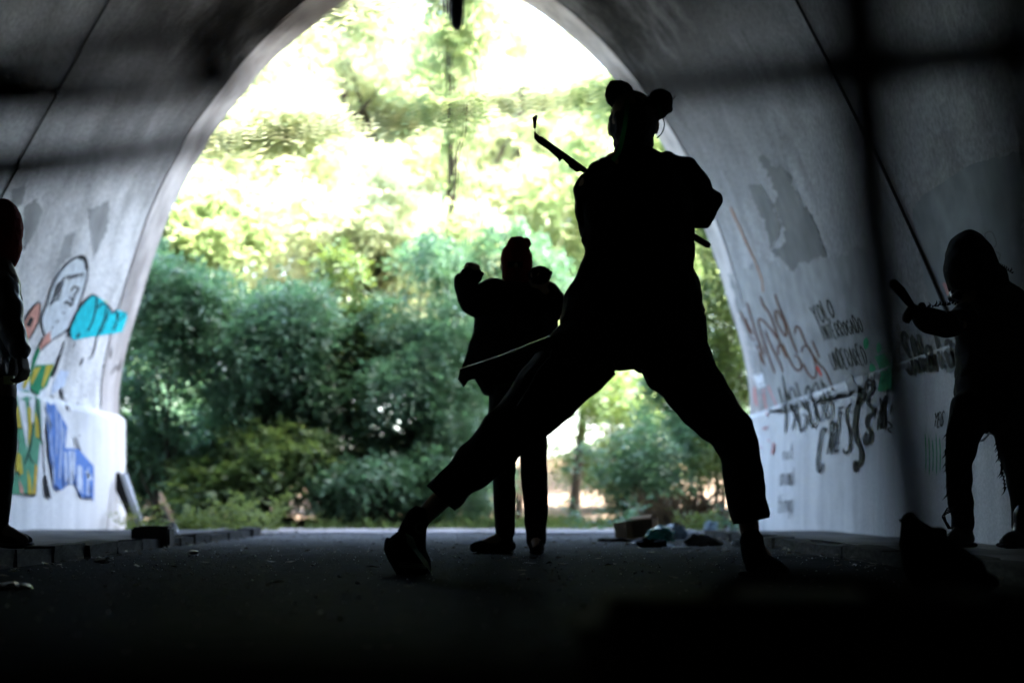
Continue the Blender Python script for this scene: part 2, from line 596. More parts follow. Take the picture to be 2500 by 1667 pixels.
add_box(bm, (AX, Y_BACK - 0.1, 2.7), (7.4, 0.2, 6.0))  # unseen wall added behind the camera so light enters only by the exit
part('unseen_light_blocker', bm, M['light_blocker'], tunnel)

# ------------------------------------------------------------------ ray to wall, strokes and fills of paint on the tunnel walls
def wall_hit(px, py, off=0.004):
    """where the sight line through a photo pixel meets the tunnel wall, lifted off it"""
    dx, dz = (px - VX) / F_PX, -(py - VY) / F_PX
    best = None
    s = 1 if dx > 0 else -1
    # plinth face
    if abs(dx) > 1e-6:
        t = (AX + s * HW_PLINTH) / dx
        z = CAM_H + dz * t
        if -0.1 < z < Z_SPRING - 0.03:
            return Vector((AX + s * (HW_PLINTH - off - 0.006), t, z))
    for i in range(len(PROF) - 1):
        x0, z0 = PROF[i]
        x1, z1 = PROF[i + 1]
        x0 += AX
        x1 += AX
        ex, ez = x1 - x0, z1 - z0
        det = dx * (-ez) - dz * (-ex)
        if abs(det) < 1e-12:
            continue
        bx, bz = x0, z0 - CAM_H
        t = (bx * (-ez) - bz * (-ex)) / det
        u = (dx * bz - dz * bx) / det
        if -1e-6 <= u <= 1 + 1e-6 and t > 0.3 and (best is None or t < best[0]):
            l = math.hypot(ex, ez)
            o2 = off + (0.012 if t > Y_EXIT - 0.6 else 0)
            best = (t, Vector((dx * t + ez / l * o2, t, CAM_H + dz * t - ex / l * o2)))
    if best is None:
        t = (AX + s * (HW_PLINTH + 0.03)) / dx
        return Vector((AX + s * (HW_PLINTH + 0.02 - off), min(t, Y_EXIT), CAM_H + dz * t))
    return best[1]

def resample(pts, step):
    out = [Vector(pts[0]).to_2d()]
    for a, b in zip(pts[:-1], pts[1:]):
        a, b = Vector(a), Vector(b)
        m = max(1, int((b - a).length / step))
        for k in range(1, m + 1):
            out.append(a + (b - a) * k / m)
    return out

def smooth_line(pts, per=5):
    if len(pts) < 3:
        return pts
    return [tuple(p) for p in catmull(pts, per)]

def stroke(bm, pts, wpx, off=0.006, curve=True, taper=True):
    """a painted line: ribbon lying on the wall"""
    if curve:
        pts = smooth_line(pts)
    L = resample(pts, 7.0)
    n = len(L)
    prev = None
    for i, p in enumerate(L):
        t = L[min(i + 1, n - 1)] - L[max(i - 1, 0)]
        if t.length < 1e-6:
            continue
        t.normalize()
        ww = wpx * (1.05 + 0.35 * mnoise.noise(Vector((p.x * 0.05, p.y * 0.05, 3))))
        if taper and (i == 0 or i == n - 1):
            ww *= 0.5
        q = Vector((-t.y, t.x)) * ww * 0.5
        a = bm.verts.new(wall_hit(*(p + q), off))
        b = bm.verts.new(wall_hit(*(p - q), off))
        if prev and (a.co - prev[0].co).length < 0.6:
            bm.faces.new((prev[0], prev[1], b, a))
        prev = (a, b)

def fill(bm, pts, off=0.004, wob=1.5, sub=1):
    """a painted area lying on the wall"""
    b2 = bmesh.new()
    L = resample(list(pts) + [pts[0]], 9.0 if wob < 2.5 else 5.0)[:-1]
    def wb(p, z):
        return wob * 2 * (mnoise.noise(Vector((p.x * 0.11, p.y * 0.11, z))) + (0.9 * mnoise.noise(Vector((p.x * 0.35, p.y * 0.2, z + 3))) if wob > 2.5 else 0))
    vs = [b2.verts.new((p.x + wb(p, 1) * 0.7, p.y + wb(p, 9), 0)) for p in L]
    f = b2.faces.new(vs)
    bmesh.ops.triangulate(b2, faces=[f])
    for _ in range(4):
        es = [e for e in b2.edges if e.calc_length() > 14]
        if not es:
            break
        bmesh.ops.subdivide_edges(b2, edges=es, cuts=1)
        bmesh.ops.triangulate(b2, faces=[q for q in b2.faces if len(q.verts) > 3])
    mp = {}
    for v in b2.verts:
        mp[v] = bm.verts.new(wall_hit(v.co.x, v.co.y, off))
    for f in b2.faces:
        try:
            bm.faces.new([mp[v] for v in f.verts])
        except ValueError:
            pass
    b2.free()

def Z(sx, sy, x0, y0, s):
    return (x0 + sx / s, y0 + sy / s)

LET = {
 'A': [[(0, 0), (.5, 1), (1, 0)], [(.2, .4), (.8, .4)]], 'C': [[(1, .85), (.5, 1), (.05, .5), (.5, 0), (1, .15)]],
 'D': [[(.1, 0), (.1, 1), (.6, .95), (.95, .5), (.6, .05), (.1, 0)]], 'E': [[(.9, 1), (.1, 1), (.1, 0), (.9, 0)], [(.1, .5), (.7, .5)]],
 'G': [[(.95, .85), (.5, 1), (.05, .5), (.5, 0), (.95, .2), (.95, .5), (.55, .5)]], 'H': [[(.1, 0), (.1, 1)], [(.9, 0), (.9, 1)], [(.1, .5), (.9, .5)]],
 'I': [[(.5, 0), (.5, 1)]], 'L': [[(.1, 1), (.1, 0), (.9, .02)]], 'M': [[(0, 0), (.1, 1), (.5, .3), (.9, 1), (1, 0)]],
 'N': [[(.1, 0), (.1, 1), (.9, 0), (.9, 1)]], 'O': [[(.5, 1), (.08, .6), (.15, .15), (.5, 0), (.9, .35), (.85, .85), (.5, 1)]],
 'P': [[(.1, 0), (.1, 1), (.9, .85), (.8, .5), (.1, .45)]], 'R': [[(.1, 0), (.1, 1), (.9, .85), (.8, .55), (.1, .45), (.9, 0)]],
 'S': [[(.9, .85), (.5, 1), (.1, .78), (.5, .5), (.9, .25), (.5, 0), (.05, .15)]], 'T': [[(.5, 0), (.5, 1)], [(0, 1), (1, 1)]],
 'U': [[(.1, 1), (.12, .2), (.5, 0), (.88, .2), (.9, 1)]], 'Y': [[(0, 1), (.5, .5), (1, 1)], [(.5, .5), (.5, 0)]],
 'a': [[(.85, .55), (.4, .6), (.1, .3), (.35, 0), (.8, .15), (.85, .6), (.9, 0)]], 'g': [[(.85, .55), (.4, .6), (.1, .35), (.4, .1), (.85, .3), (.85, .6), (.8, -.25), (.3, -.3)]],
 'h': [[(.1, 1), (.1, 0)], [(.1, .45), (.5, .6), (.85, .4), (.85, 0)]], 'i': [[(.5, .6), (.5, 0)], [(.5, .8), (.52, .86)]],
 'l': [[(.5, 1), (.45, .1), (.7, 0)]], 'm': [[(.05, 0), (.05, .6)], [(.05, .45), (.3, .6), (.5, .4), (.5, 0)], [(.5, .45), (.75, .6), (.95, .4), (.95, 0)]],
 'n': [[(.1, 0), (.1, .6)], [(.1, .45), (.5, .6), (.9, .4), (.9, 0)]], 'o': [[(.5, .6), (.1, .3), (.5, 0), (.9, .3), (.5, .6)]],
 's': [[(.85, .52), (.4, .6), (.2, .43), (.75, .22), (.6, 0), (.1, .08)]], 't': [[(.5, .95), (.45, .1), (.8, 0)], [(.1, .62), (.9, .62)]],
 'r': [[(.2, 0), (.2, .6)], [(.2, .4), (.5, .6), (.85, .55)]], '.': [[(.4, 0), (.5, .08), (.55, 0)]],
}

def write(bm, txt, p0, p1, up, wpx, off=0.006, squeeze=0.8):
    p0, p1, up = Vector(p0), Vector(p1), Vector(up)
    adv = (p1 - p0) / len(txt)
    for i, ch in enumerate(txt):
        if ch not in LET:
            continue
        o = p0 + adv * i
        wob = 0.9 + 0.25 * random.random()
        for ln in LET[ch]:
            pts = [tuple(o + adv * squeeze * x + up * (y * wob)) for x, y in ln]
            stroke(bm, pts, wpx, off, curve=len(pts) > 3, taper=False)

def graffiti(name, label, mat, parent, draw):
    """one painted piece; areas that do not touch become parts of their own, fine strokes stay together"""
    bm = bmesh.new()
    draw(bm)
    lines = 'outline' in name or 'lettering' in name or 'splash' in name or 'streak' in label
    if lines:
        o = part(name, bm, mat, parent)
        tag(o, label, kind='stuff')
        return o
    left = set(bm.verts)
    while left:
        seed = left.pop()
        comp, todo = {seed}, [seed]
        while todo:
            v = todo.pop()
            for e in v.link_edges:
                q = e.other_vert(v)
                if q not in comp:
                    comp.add(q)
                    todo.append(q)
        left -= comp
        b2 = bmesh.new()
        mp = {v: b2.verts.new(v.co) for v in comp}
        for f in {f for v in comp for f in v.link_faces}:
            b2.faces.new([mp[v] for v in f.verts])
        o = part(name, b2, mat, parent)
        tag(o, label)
    bm.free()
    return o

P_BLACK = paint('black spray paint', (0.02, 0.02, 0.022))
P_BROWN = paint('brown spray paint', (0.10, 0.038, 0.028))
P_RED = paint('red spray paint', (0.55, 0.06, 0.05))
P_PALERED = paint('faded red paint', (0.55, 0.25, 0.24))
P_GREEN = paint('green spray paint', (0.03, 0.38, 0.16))
P_CYAN = paint('turquoise paint', (0.02, 0.50, 0.56))
P_BLUE = paint('cornflower blue paint', (0.12, 0.22, 0.50))
P_PALEBLUE = paint('pale lavender blue paint', (0.52, 0.58, 0.74))
P_WHITE = paint('white paint', (0.78, 0.79, 0.8))
P_BUBBLE = paint('pale bubble paint', (0.60, 0.64, 0.66))
P_YELLOW = paint('mustard yellow paint', (0.48, 0.38, 0.05))
P_ORANGE = paint('ochre paint', (0.62, 0.40, 0.06))
P_DGREEN = paint('bottle green paint', (0.02, 0.20, 0.09))
P_MGREEN = paint('soft green paint', (0.10, 0.30, 0.18))
P_PINK = paint('salmon pink paint', (0.58, 0.28, 0.22))
P_LIME = paint('lime paint', (0.60, 0.72, 0.12))
P_GREYPATCH = paint('grey overpaint', (0.19, 0.19, 0.182), 0.8)
P_GREYPATCH2 = paint('mid grey overpaint', (0.33, 0.33, 0.32), 0.8)
P_BLUEGREY = paint('blue grey wall paint', (0.27, 0.285, 0.285), 0.8)
P_RUST = paint('rust stain', (0.30, 0.19, 0.14), 0.9)

# ---- right wall
A = lambda x, y: Z(x, y, 1780, 650, 4.48)
B = lambda x, y: Z(x, y, 1820, 900, 4.02)
Cc = lambda x, y: Z(x, y, 2100, 550, 1.845)
E8 = lambda x, y: Z(x, y, 1650, 0, 2.24)
Rw, Rp = vault, plinths[1]

def g_patches(bm):
    fill(bm, [E8(*p) for p in [(450, 850), (480, 850), (560, 940), (572, 890), (620, 960), (690, 1110), (750, 1180), (790, 1290), (830, 1400), (740, 1415), (640, 1480), (520, 1370), (600, 1350), (595, 1250), (540, 1130), (552, 1060), (490, 920)]], 0.004, 5)
    fill(bm, [E8(*p) for p in [(400, 1000), (470, 1010), (530, 1120), (580, 1230), (560, 1300), (520, 1360), (480, 1200), (420, 1080)]], 0.004, 4)
graffiti('paint_patch', 'ragged dark grey overpainted patch on the right of the vault', P_GREYPATCH, Rw, g_patches)
graffiti('paint_patch', 'blue grey painted area with ragged top on the right of the vault', P_BLUEGREY, Rw,
         lambda bm: fill(bm, [E8(*p) for p in [(1290, 1130), (1350, 1090), (1420, 1050), (1500, 1010), (1560, 950), (1650, 890), (1760, 860), (1900, 840), (1904, 2000), (1500, 2040), (1420, 1800), (1330, 1400)]], 0.003, 5))
graffiti('paint_patch', 'smooth mid grey band of overpaint above the lettering', P_GREYPATCH2, Rw,
         lambda bm: fill(bm, [E8(*p) for p in [(300, 1500), (470, 1420), (640, 1480), (730, 1430), (900, 1420), (1000, 1350), (1100, 1380), (1200, 1700), (1280, 2000), (1000, 2130), (760, 2200), (500, 2260), (420, 1950)]], 0.0028, 7))
graffiti('rust_stain', 'rust brown streak running down the vault', P_RUST, Rw,
         lambda bm: [stroke(bm, [E8(300, 1130), E8(340, 1220), E8(390, 1330), E8(440, 1440)], 5, 0.005), stroke(bm, [E8(440, 1440), E8(470, 1520), E8(480, 1600)], 5, 0.005)])

def g_brown(bm):
    for ln in [[(130, 470), (200, 620), (260, 760), (340, 920), (400, 1090)], [(200, 390), (250, 560), (310, 760), (400, 980)],
               [(350, 330), (380, 420), (450, 520), (520, 700), (545, 790), (500, 740), (430, 640), (340, 570), (335, 640), (380, 800), (440, 980), (510, 1170)],
               [(510, 300), (540, 400), (590, 520), (640, 640), (700, 820), (760, 960)], [(510, 480), (530, 600), (590, 720), (630, 760), (620, 640), (560, 520), (520, 470)],
               [(550, 970), (545, 880), (590, 860), (640, 960), (700, 1080), (760, 1140), (800, 1100), (770, 1000), (720, 970)],
               [(730, 740), (740, 660), (780, 680), (830, 800), (900, 930), (980, 1050), (1060, 1140), (1110, 1250), (1160, 1360)],
               [(800, 940), (810, 890), (850, 870), (900, 920), (950, 1060), (960, 1190), (920, 1220), (860, 1150), (820, 1060)],
               [(915, 810), (960, 910), (1000, 1000)], [(400, 700), (480, 900), (560, 1050), (600, 1160)], [(200, 560), (290, 800), (370, 1060)], [(430, 480), (500, 640), (560, 830), (640, 1000)]]:
        stroke(bm, [A(*p) for p in ln], 4.4, 0.007)
graffiti('graffiti_lettering', 'sprawling brown looped graffiti tag', P_BROWN, Rw, g_brown)
graffiti('graffiti_lettering', 'small red stroke inside the brown tag', P_RED, Rw, lambda bm: stroke(bm, [A(970, 1090), A(1000, 1150), A(1020, 1200)], 6, 0.008))

def g_yolo(bm):
    write(bm, 'YOLO', (1997, 795), (2046, 770), (-19, -46), 3.2)
    write(bm, 'INTERROGADO', (2012, 831), (2116, 808), (-13, -36), 2.6)
    write(bm, 'UNDERARED.', (2038, 904), (2136, 884), (-14, -42), 2.6)
graffiti('graffiti_lettering', 'three short lines of thin black capitals', P_BLACK, Rw, g_yolo)

def g_good(bm):
    for ln in [[(370, 60), (390, 200), (412, 400), (405, 630)], [(330, 180), (370, 320), (410, 420)], [(380, 150), (430, 300), (470, 400), (500, 480), (470, 600)],
               [(450, 180), (440, 260), (480, 400), (520, 390), (500, 250), (460, 180)], [(500, 130), (540, 260), (600, 400)], [(520, 420), (540, 540), (560, 610), (600, 560), (610, 470), (570, 450)],
               [(620, 165), (600, 240), (640, 450), (665, 570), (705, 530), (690, 380), (640, 200), (620, 165)], [(690, 140), (670, 220), (700, 400), (740, 510), (775, 470), (760, 300), (710, 150), (690, 140)],
               [(750, 100), (790, 280), (820, 480), (862, 440), (860, 340), (810, 200), (760, 130)]]:
        stroke(bm, [B(*p) for p in ln], 3.8, 0.007)
graffiti('graffiti_lettering', 'tall narrow black letters running onto the plinth', P_BLACK, Rp, g_good)

def g_cres(bm):
    for ln, wd in [([(805, 620), (790, 580), (760, 620), (735, 780), (720, 900), (728, 1000), (755, 1000), (785, 930)], 5), ([(850, 520), (855, 680), (860, 840)], 5), ([(850, 540), (880, 520), (885, 610), (850, 680), (835, 760), (820, 840)], 5),
                   ([(940, 380), (925, 560), (905, 700), (892, 805), (940, 795)], 5), ([(925, 385), (990, 375)], 5), ([(925, 440), (985, 430)], 5), ([(905, 560), (945, 550)], 5), ([(905, 612), (940, 605)], 5), ([(895, 735), (945, 722)], 5),
                   ([(1070, 345), (1035, 365), (1008, 430), (1015, 520), (1040, 610), (1046, 720), (1030, 810), (992, 822), (978, 780)], 5), ([(1040, 430), (1075, 425)], 4),
                   ([(1135, 165), (1180, 260), (1130, 330), (1102, 450), (1092, 600), (1112, 700), (1150, 780), (1155, 880), (1130, 935), (1100, 920), (1098, 1015)], 10), ([(1150, 180), (1140, 270), (1120, 360)], 10),
                   ([(1200, 200), (1220, 120), (1262, 120), (1272, 200), (1232, 250), (1220, 330), (1280, 400), (1272, 440), (1220, 470), (1212, 550), (1252, 620), (1240, 710), (1200, 740), (1185, 690), (1210, 620)], 6.5),
                   ([(1410, 260), (1360, 400), (1325, 600)], 7), ([(1350, 280), (1380, 420), (1385, 590)], 7), ([(1330, 420), (1390, 400)], 5), ([(1468, 350), (1452, 440)], 5), ([(1420, 510), (1470, 560), (1430, 590), (1465, 630)], 5)]:
        stroke(bm, [B(*p) for p in ln], wd, 0.007)
graffiti('graffiti_lettering', 'large black letters and a curly bracket across the plinth edge', P_BLACK, Rp, g_cres)

def g_small(bm):
    write(bm, 'not', (1914, 1122), (1940, 1120), (2, -34), 1.3)
    write(bm, 'animal', (1906, 1185), (1945, 1182), (1, -46), 1.3)
    write(bm, 'things', (1901, 1252), (1940, 1249), (2, -48), 1.3)
    write(bm, 'YES', (2283, 1042), (2308, 1040), (5, -34), 3)
graffiti('graffiti_lettering', 'small black handwritten words low on the plinth', P_BLACK, Rp, g_small)

def g_redtext(bm):
    for ln in [[(300, 1310), (310, 1420), (330, 1540)], [(380, 1360), (390, 1440), (420, 1560)], [(430, 1300), (480, 1420), (540, 1560)], [(380, 1360), (410, 1345)]]:
        stroke(bm, [A(*p) for p in ln], 4, 0.007)
    for ln in [[(180, 595), (235, 565)], [(205, 580), (212, 600)], [(230, 690), (250, 715)], [(145, 760), (175, 780)], [(290, 720), (285, 790), (270, 840)], [(100, 180), (115, 350)], [(180, 200), (200, 340), (230, 460)]]:
        stroke(bm, [B(*p) for p in ln], 4.5, 0.007)
graffiti('graffiti_lettering', 'faded red letters beside the tunnel mouth', P_PALERED, Rp, g_redtext)
graffiti('sticker', 'pale square sticker on the wall', P_WHITE, Rw, lambda bm: fill(bm, [A(275, 1190), A(370, 1160), A(410, 1310), A(340, 1335)], 0.008, 0.4))

def g_green(bm):
    for c, rx, ry in [((2119, 838), 7, 14), ((2151, 848), 7, 13), ((2135, 899), 8, 11)]:
        fill(bm, [(c[0] + rx * math.cos(a * 0.7), c[1] + ry * math.sin(a * 0.7)) for a in range(9)], 0.0075, 2)
    fill(bm, [(2140, 870), (2165, 862), (2185, 900), (2188, 950), (2150, 955), (2158, 910)], 0.0075, 2)
graffiti('paint_splash', 'green spray blotches beside the black capitals', P_GREEN, Rw, g_green)
graffiti('paint_splash', 'thin green drips down the plinth', P_GREEN, Rp, lambda bm: [stroke(bm, [(2262 + 9 * k, 1060 + 7 * (k % 3)), (2264 + 9 * k, 1110), (2263 + 9 * k, 1150 + 9 * (k % 2))], 2.4, 0.006) for k in range(5)])

def g_shala(bm):
    write(bm, 'SNala', (2218, 915), (2345, 893), (-21, -95), 8, 0.007)
graffiti('graffiti_lettering', 'blurred thick black letters behind the hooded person', P_BLACK, Rw, g_shala)
graffiti('graffiti_lettering', 'thin looped scribble above the hooded person', P_GREYPATCH, Rw, lambda bm: [stroke(bm, [(2400, 578), (2412, 612), (2424, 650)], 3), stroke(bm, [(2415, 600), (2408, 572), (2425, 566), (2436, 596), (2424, 610), (2445, 620), (2440, 640)], 3)])
graffiti('graffiti_lettering', 'small pink smear above the raised forearm', P_PALERED, Rw, lambda bm: stroke(bm, [(2306, 690), (2314, 705), (2319, 722)], 8))

# ---- left wall
K1 = lambda x, y: Z(x, y, 20, 600, 4.9)
K2 = lambda x, y: Z(x, y, 10, 860, 3.5625)
Lw, Lp = vault, plinths[-1]
bub = [(405, 1000), (390, 880), (450, 700), (520, 480), (620, 300), (720, 190), (830, 130), (890, 135), (930, 200), (940, 320), (910, 480), (860, 640), (800, 820), (730, 970), (620, 1060), (510, 1125)]
graffiti('speech_bubble', 'pale speech bubble fill', P_BUBBLE, Lw, lambda bm: fill(bm, [K1(*p) for p in bub], 0.004, 0.5))
graffiti('speech_bubble_outline', 'black outline and scrawled words of the speech bubble', P_BLACK, Lw, lambda bm: [
    stroke(bm, [K1(*p) for p in bub], 3.6, 0.007), stroke(bm, [K1(830, 135), K1(890, 140), K1(925, 200), K1(935, 280)], 9, 0.0075), stroke(bm, [K1(405, 1000), K1(430, 1070), K1(470, 1090)], 4, 0.007)] +
    [stroke(bm, [K1(700 + 34 * k, 400 - 8 * k), K1(712 + 34 * k, 350 - 6 * k), K1(722 + 34 * k, 405 - 8 * k)], 1.8, 0.007) for k in range(6)] +
    [stroke(bm, [K1(490 + 28 * k, 730 - 26 * k), K1(540 + 30 * k, 560 - 40 * k), K1(575 + 30 * k, 450 - 24 * k)], 1.8, 0.007) for k in range(5)] +
    [stroke(bm, [K1(480, 700), K1(560, 640), K1(600, 640)], 3, 0.007), stroke(bm, [K1(740, 540), K1(780, 490), K1(830, 510), K1(790, 580), K1(770, 640), K1(720, 610)], 4, 0.007),
     stroke(bm, [K1(660, 690), K1(700, 660), K1(740, 720), K1(770, 640)], 4, 0.007), stroke(bm, [K1(640, 810), K1(665, 790)], 5, 0.007), stroke(bm, [K1(565, 910), K1(595, 890)], 5, 0.007), stroke(bm, [K1(505, 985), K1(530, 965)], 5, 0.007)])
cy = [(730, 1070), (760, 900), (830, 760), (920, 650), (1000, 580), (1050, 590), (1050, 720), (1100, 690), (1170, 680), (1190, 760), (1230, 800), (1290, 760), (1290, 850), (1400, 790), (1400, 870), (1345, 1020), (1200, 1055), (900, 1105), (780, 1130)]
graffiti('graffiti_shape', 'turquoise jagged painted shape', P_CYAN, Lw, lambda bm: fill(bm, [K1(*p) for p in cy], 0.005, 0.5))
graffiti('graffiti_shape', 'lime green painted sliver', P_LIME, Lw, lambda bm: fill(bm, [K1(*p) for p in [(1050, 730), (1060, 700), (1130, 650), (1185, 668), (1150, 690), (1090, 700)]], 0.0045, 0.3))
graffiti('graffiti_outline', 'black outlines of the turquoise shape', P_BLACK, Lw, lambda bm: [stroke(bm, [K1(*p) for p in l], wd, 0.008) for l, wd in [
    ([(735, 1090), (725, 1010), (760, 890), (830, 760), (920, 650), (990, 590)], 5), ([(985, 580), (1050, 595)], 7), ([(1050, 600), (1040, 740), (1000, 900), (940, 1020)], 4), ([(1060, 740), (1110, 690), (1170, 690)], 4),
    ([(1165, 690), (1150, 840), (1070, 1040), (1030, 1200), (1000, 1310)], 3), ([(1180, 700), (1235, 790)], 6), ([(1200, 780), (1150, 920), (1090, 1040)], 2.5), ([(1225, 820), (1290, 765), (1285, 860), (1250, 1000)], 3),
    ([(1300, 900), (1400, 790)], 2), ([(805, 1100), (850, 1040)], 8), ([(680, 1000), (720, 1010), (700, 1080)], 4), ([(660, 1140), (620, 1290), (560, 1480), (520, 1568)], 3.5), ([(610, 1300), (560, 1440), (510, 1568)], 5),
    ([(770, 1220), (800, 1150)], 2), ([(850, 1440), (890, 1330)], 3), ([(940, 1350), (1010, 1320)], 3), ([(1120, 1440), (1140, 1430)], 4), ([(1220, 1200), (1200, 1350)], 2), ([(1280, 1420), (1200, 1540)], 2.5), ([(1340, 1360), (1290, 1500)], 2.5)]])
graffiti('graffiti_figure', 'salmon pink hand and ear of the painted figure', P_PINK, Lw, lambda bm: [fill(bm, [K1(*p) for p in l], 0.0085, 0.3) for l in [
    [(372, 1250), (360, 1190), (420, 1080), (505, 1010), (490, 1060), (500, 1140), (420, 1200)], [(185, 900), (250, 780), (330, 690), (372, 690), (365, 800), (330, 940), (240, 1110), (200, 1080)]]])
graffiti('graffiti_outline', 'black eye and outline of the painted ear', P_BLACK, Lw, lambda bm: [stroke(bm, [K1(185, 900), K1(250, 775), K1(330, 685), K1(372, 690), K1(368, 800), K1(330, 945), K1(240, 1115)], 3.5, 0.0095),
    fill(bm, [K1(*p) for p in [(250, 840), (295, 870), (245, 975), (195, 945)]], 0.0095, 0.3), stroke(bm, [K1(510, 1130), K1(420, 1205), K1(372, 1260)], 3, 0.0095), stroke(bm, [K1(350, 1200), K1(420, 1080)], 3, 0.0095)])
graffiti('graffiti_figure', 'bottle green sleeve and collar of the painted figure', P_DGREEN, Lw, lambda bm: [
    fill(bm, [K1(*p) for p in [(260, 1490), (290, 1340), (350, 1200), (372, 1260), (310, 1420), (272, 1505)]], 0.006, 0.3), fill(bm, [K2(*p) for p in [(270, 110), (430, 100), (370, 290), (290, 372), (220, 320), (215, 200)]], 0.006, 0.3)])
graffiti('graffiti_figure', 'pale blue sweep under the turquoise shape', P_PALEBLUE, Lw, lambda bm: [fill(bm, [K2(*p) for p in [(480, 150), (560, 165), (520, 290), (400, 375), (410, 300)]], 0.0045, 0.4), fill(bm, [K2(*p) for p in [(300, 330), (20, 330), (40, 200), (200, 160)]], 0.0042, 0.4)])
graffiti('graffiti_figure', 'mustard stripes on the collar of the painted figure', P_YELLOW, Lw, lambda bm: [fill(bm, [K2(*p) for p in l], 0.0075, 0.2) for l in [[(252, 140), (315, 120), (235, 285), (222, 250)], [(360, 112), (420, 108), (330, 310), (318, 290)], [(170, 210), (210, 170), (215, 230), (170, 320), (150, 310)]]])
body_l = [(10, 310), (200, 330), (300, 380), (320, 760), (330, 1060), (262, 1240), (40, 1230), (100, 1000), (120, 800), (60, 500)]
graffiti('graffiti_figure', 'soft green patchwork body of the painted figure', P_MGREEN, Lp, lambda bm: fill(bm, [K2(*p) for p in body_l], 0.004, 0.4))
graffiti('graffiti_figure', 'white lozenges of the painted figure', P_WHITE, Lp, lambda bm: [fill(bm, [K2(*p) for p in l], 0.006, 0.2) for l in [[(100, 380), (170, 430), (192, 650), (190, 850), (150, 640)], [(205, 340), (262, 372), (238, 640), (212, 560)], [(300, 780), (325, 830), (335, 1060), (268, 1240), (285, 950)], [(300, 330), (360, 290), (350, 600), (320, 760)]]])
graffiti('graffiti_figure', 'yellow lozenges of the painted figure', P_YELLOW, Lp, lambda bm: [fill(bm, [K2(*p) for p in l], 0.007, 0.2) for l in [[(65, 500), (110, 460), (140, 660), (85, 650)], [(190, 470), (220, 480), (226, 650), (200, 820), (195, 640)], [(100, 860), (135, 900), (150, 1050), (115, 1080), (85, 1000)], [(250, 500), (292, 620), (290, 752), (260, 730)], [(190, 1010), (215, 1100), (230, 1235), (195, 1230)]]])
graffiti('graffiti_figure', 'ochre lozenge of the painted figure', P_ORANGE, Lp, lambda bm: [fill(bm, [K2(*p) for p in l], 0.007, 0.2) for l in [[(258, 960), (276, 1000), (262, 1230), (235, 1230)], [(70, 520), (85, 510), (110, 640), (88, 630)]]])
graffiti('graffiti_figure', 'pink lozenge of the painted figure', P_PINK, Lp, lambda bm: fill(bm, [K2(*p) for p in [(115, 1100), (150, 1180), (155, 1230), (125, 1220)]], 0.007, 0.2))
graffiti('graffiti_outline', 'dark outlines of the patchwork figure', P_BLACK, Lp, lambda bm: [stroke(bm, [K2(*p) for p in l], wd, 0.009, False) for l, wd in [
    ([(220, 320), (290, 375)], 3), ([(180, 440), (210, 460)], 3), ([(240, 600), (215, 820), (160, 980)], 3), ([(190, 870), (230, 950), (250, 970)], 3), ([(265, 400), (310, 770)], 3), ([(270, 740), (325, 770)], 3), ([(85, 660), (150, 660)], 3),
    ([(100, 1030), (125, 1085)], 3), ([(150, 1230), (262, 1244)], 4), ([(320, 770), (335, 1060)], 3), ([(340, 470), (400, 660)], 2), ([(350, 560), (375, 880), (410, 1100)], 2.5), ([(400, 370), (420, 395)], 6), ([(490, 310), (490, 380), (515, 410)], 7), ([(520, 410), (560, 515)], 3), ([(630, 430), (632, 450)], 5), ([(695, 365), (698, 385)], 5), ([(625, 240), (630, 255)], 5), ([(600, 730), (640, 835), (655, 850)], 3), ([(640, 715), (642, 730)], 4)]] +
    [fill(bm, [K2(*p) for p in [(330, 1060), (352, 1070), (395, 1275), (345, 1252)]], 0.0092, 0.2)])
blue = [(360, 400), (430, 450), (540, 650), (520, 830), (640, 840), (770, 990), (770, 1300), (740, 1240), (700, 1275), (650, 1255), (610, 1150), (550, 1140), (500, 1190), (450, 1205), (420, 1180), (400, 1060), (370, 900), (350, 600)]
graffiti('graffiti_shape', 'cornflower blue cloak with ragged hem', P_BLUE, Lp, lambda bm: fill(bm, [K2(*p) for p in blue], 0.005, 0.6))
graffiti('graffiti_shape', 'white streaks through the blue cloak', P_PALEBLUE, Lp, lambda bm: [stroke(bm, [K2(*p) for p in l], wd, 0.0068, False) for l, wd in [([(520, 860), (530, 1130)], 6), ([(560, 850), (570, 1150)], 7), ([(640, 980), (640, 1200)], 8), ([(600, 860), (600, 1120)], 4), ([(660, 990), (665, 1230)], 4), ([(415, 920), (420, 1150)], 3), ([(700, 1030), (750, 1110)], 8), ([(340, 480), (395, 650)], 5), ([(440, 470), (450, 700), (440, 900)], 2.5), ([(480, 560), (485, 820), (470, 1100)], 3), ([(500, 640), (510, 800)], 2.5), ([(590, 850), (585, 1000), (580, 1140)], 5), ([(720, 1000), (718, 1100), (715, 1250)], 4), ([(380, 520), (395, 800), (420, 1000)], 2)]])
graffiti('graffiti_outline', 'dark blue shadow strokes at the hem of the cloak', paint('navy paint', (0.03, 0.05, 0.12)), Lp, lambda bm: [stroke(bm, [K2(*p) for p in l], wd, 0.0075, False) for l, wd in [([(430, 1160), (465, 1200)], 8), ([(495, 1050), (505, 1180)], 4), ([(545, 1080), (545, 1150)], 4), ([(600, 1060), (608, 1160)], 4), ([(635, 1225), (655, 1255)], 7), ([(690, 1240), (705, 1275)], 6), ([(735, 1160), (738, 1230)], 4), ([(390, 950), (410, 1080)], 4)]])
Z0 = lambda x, y: (x / 2.614, y / 2.614)
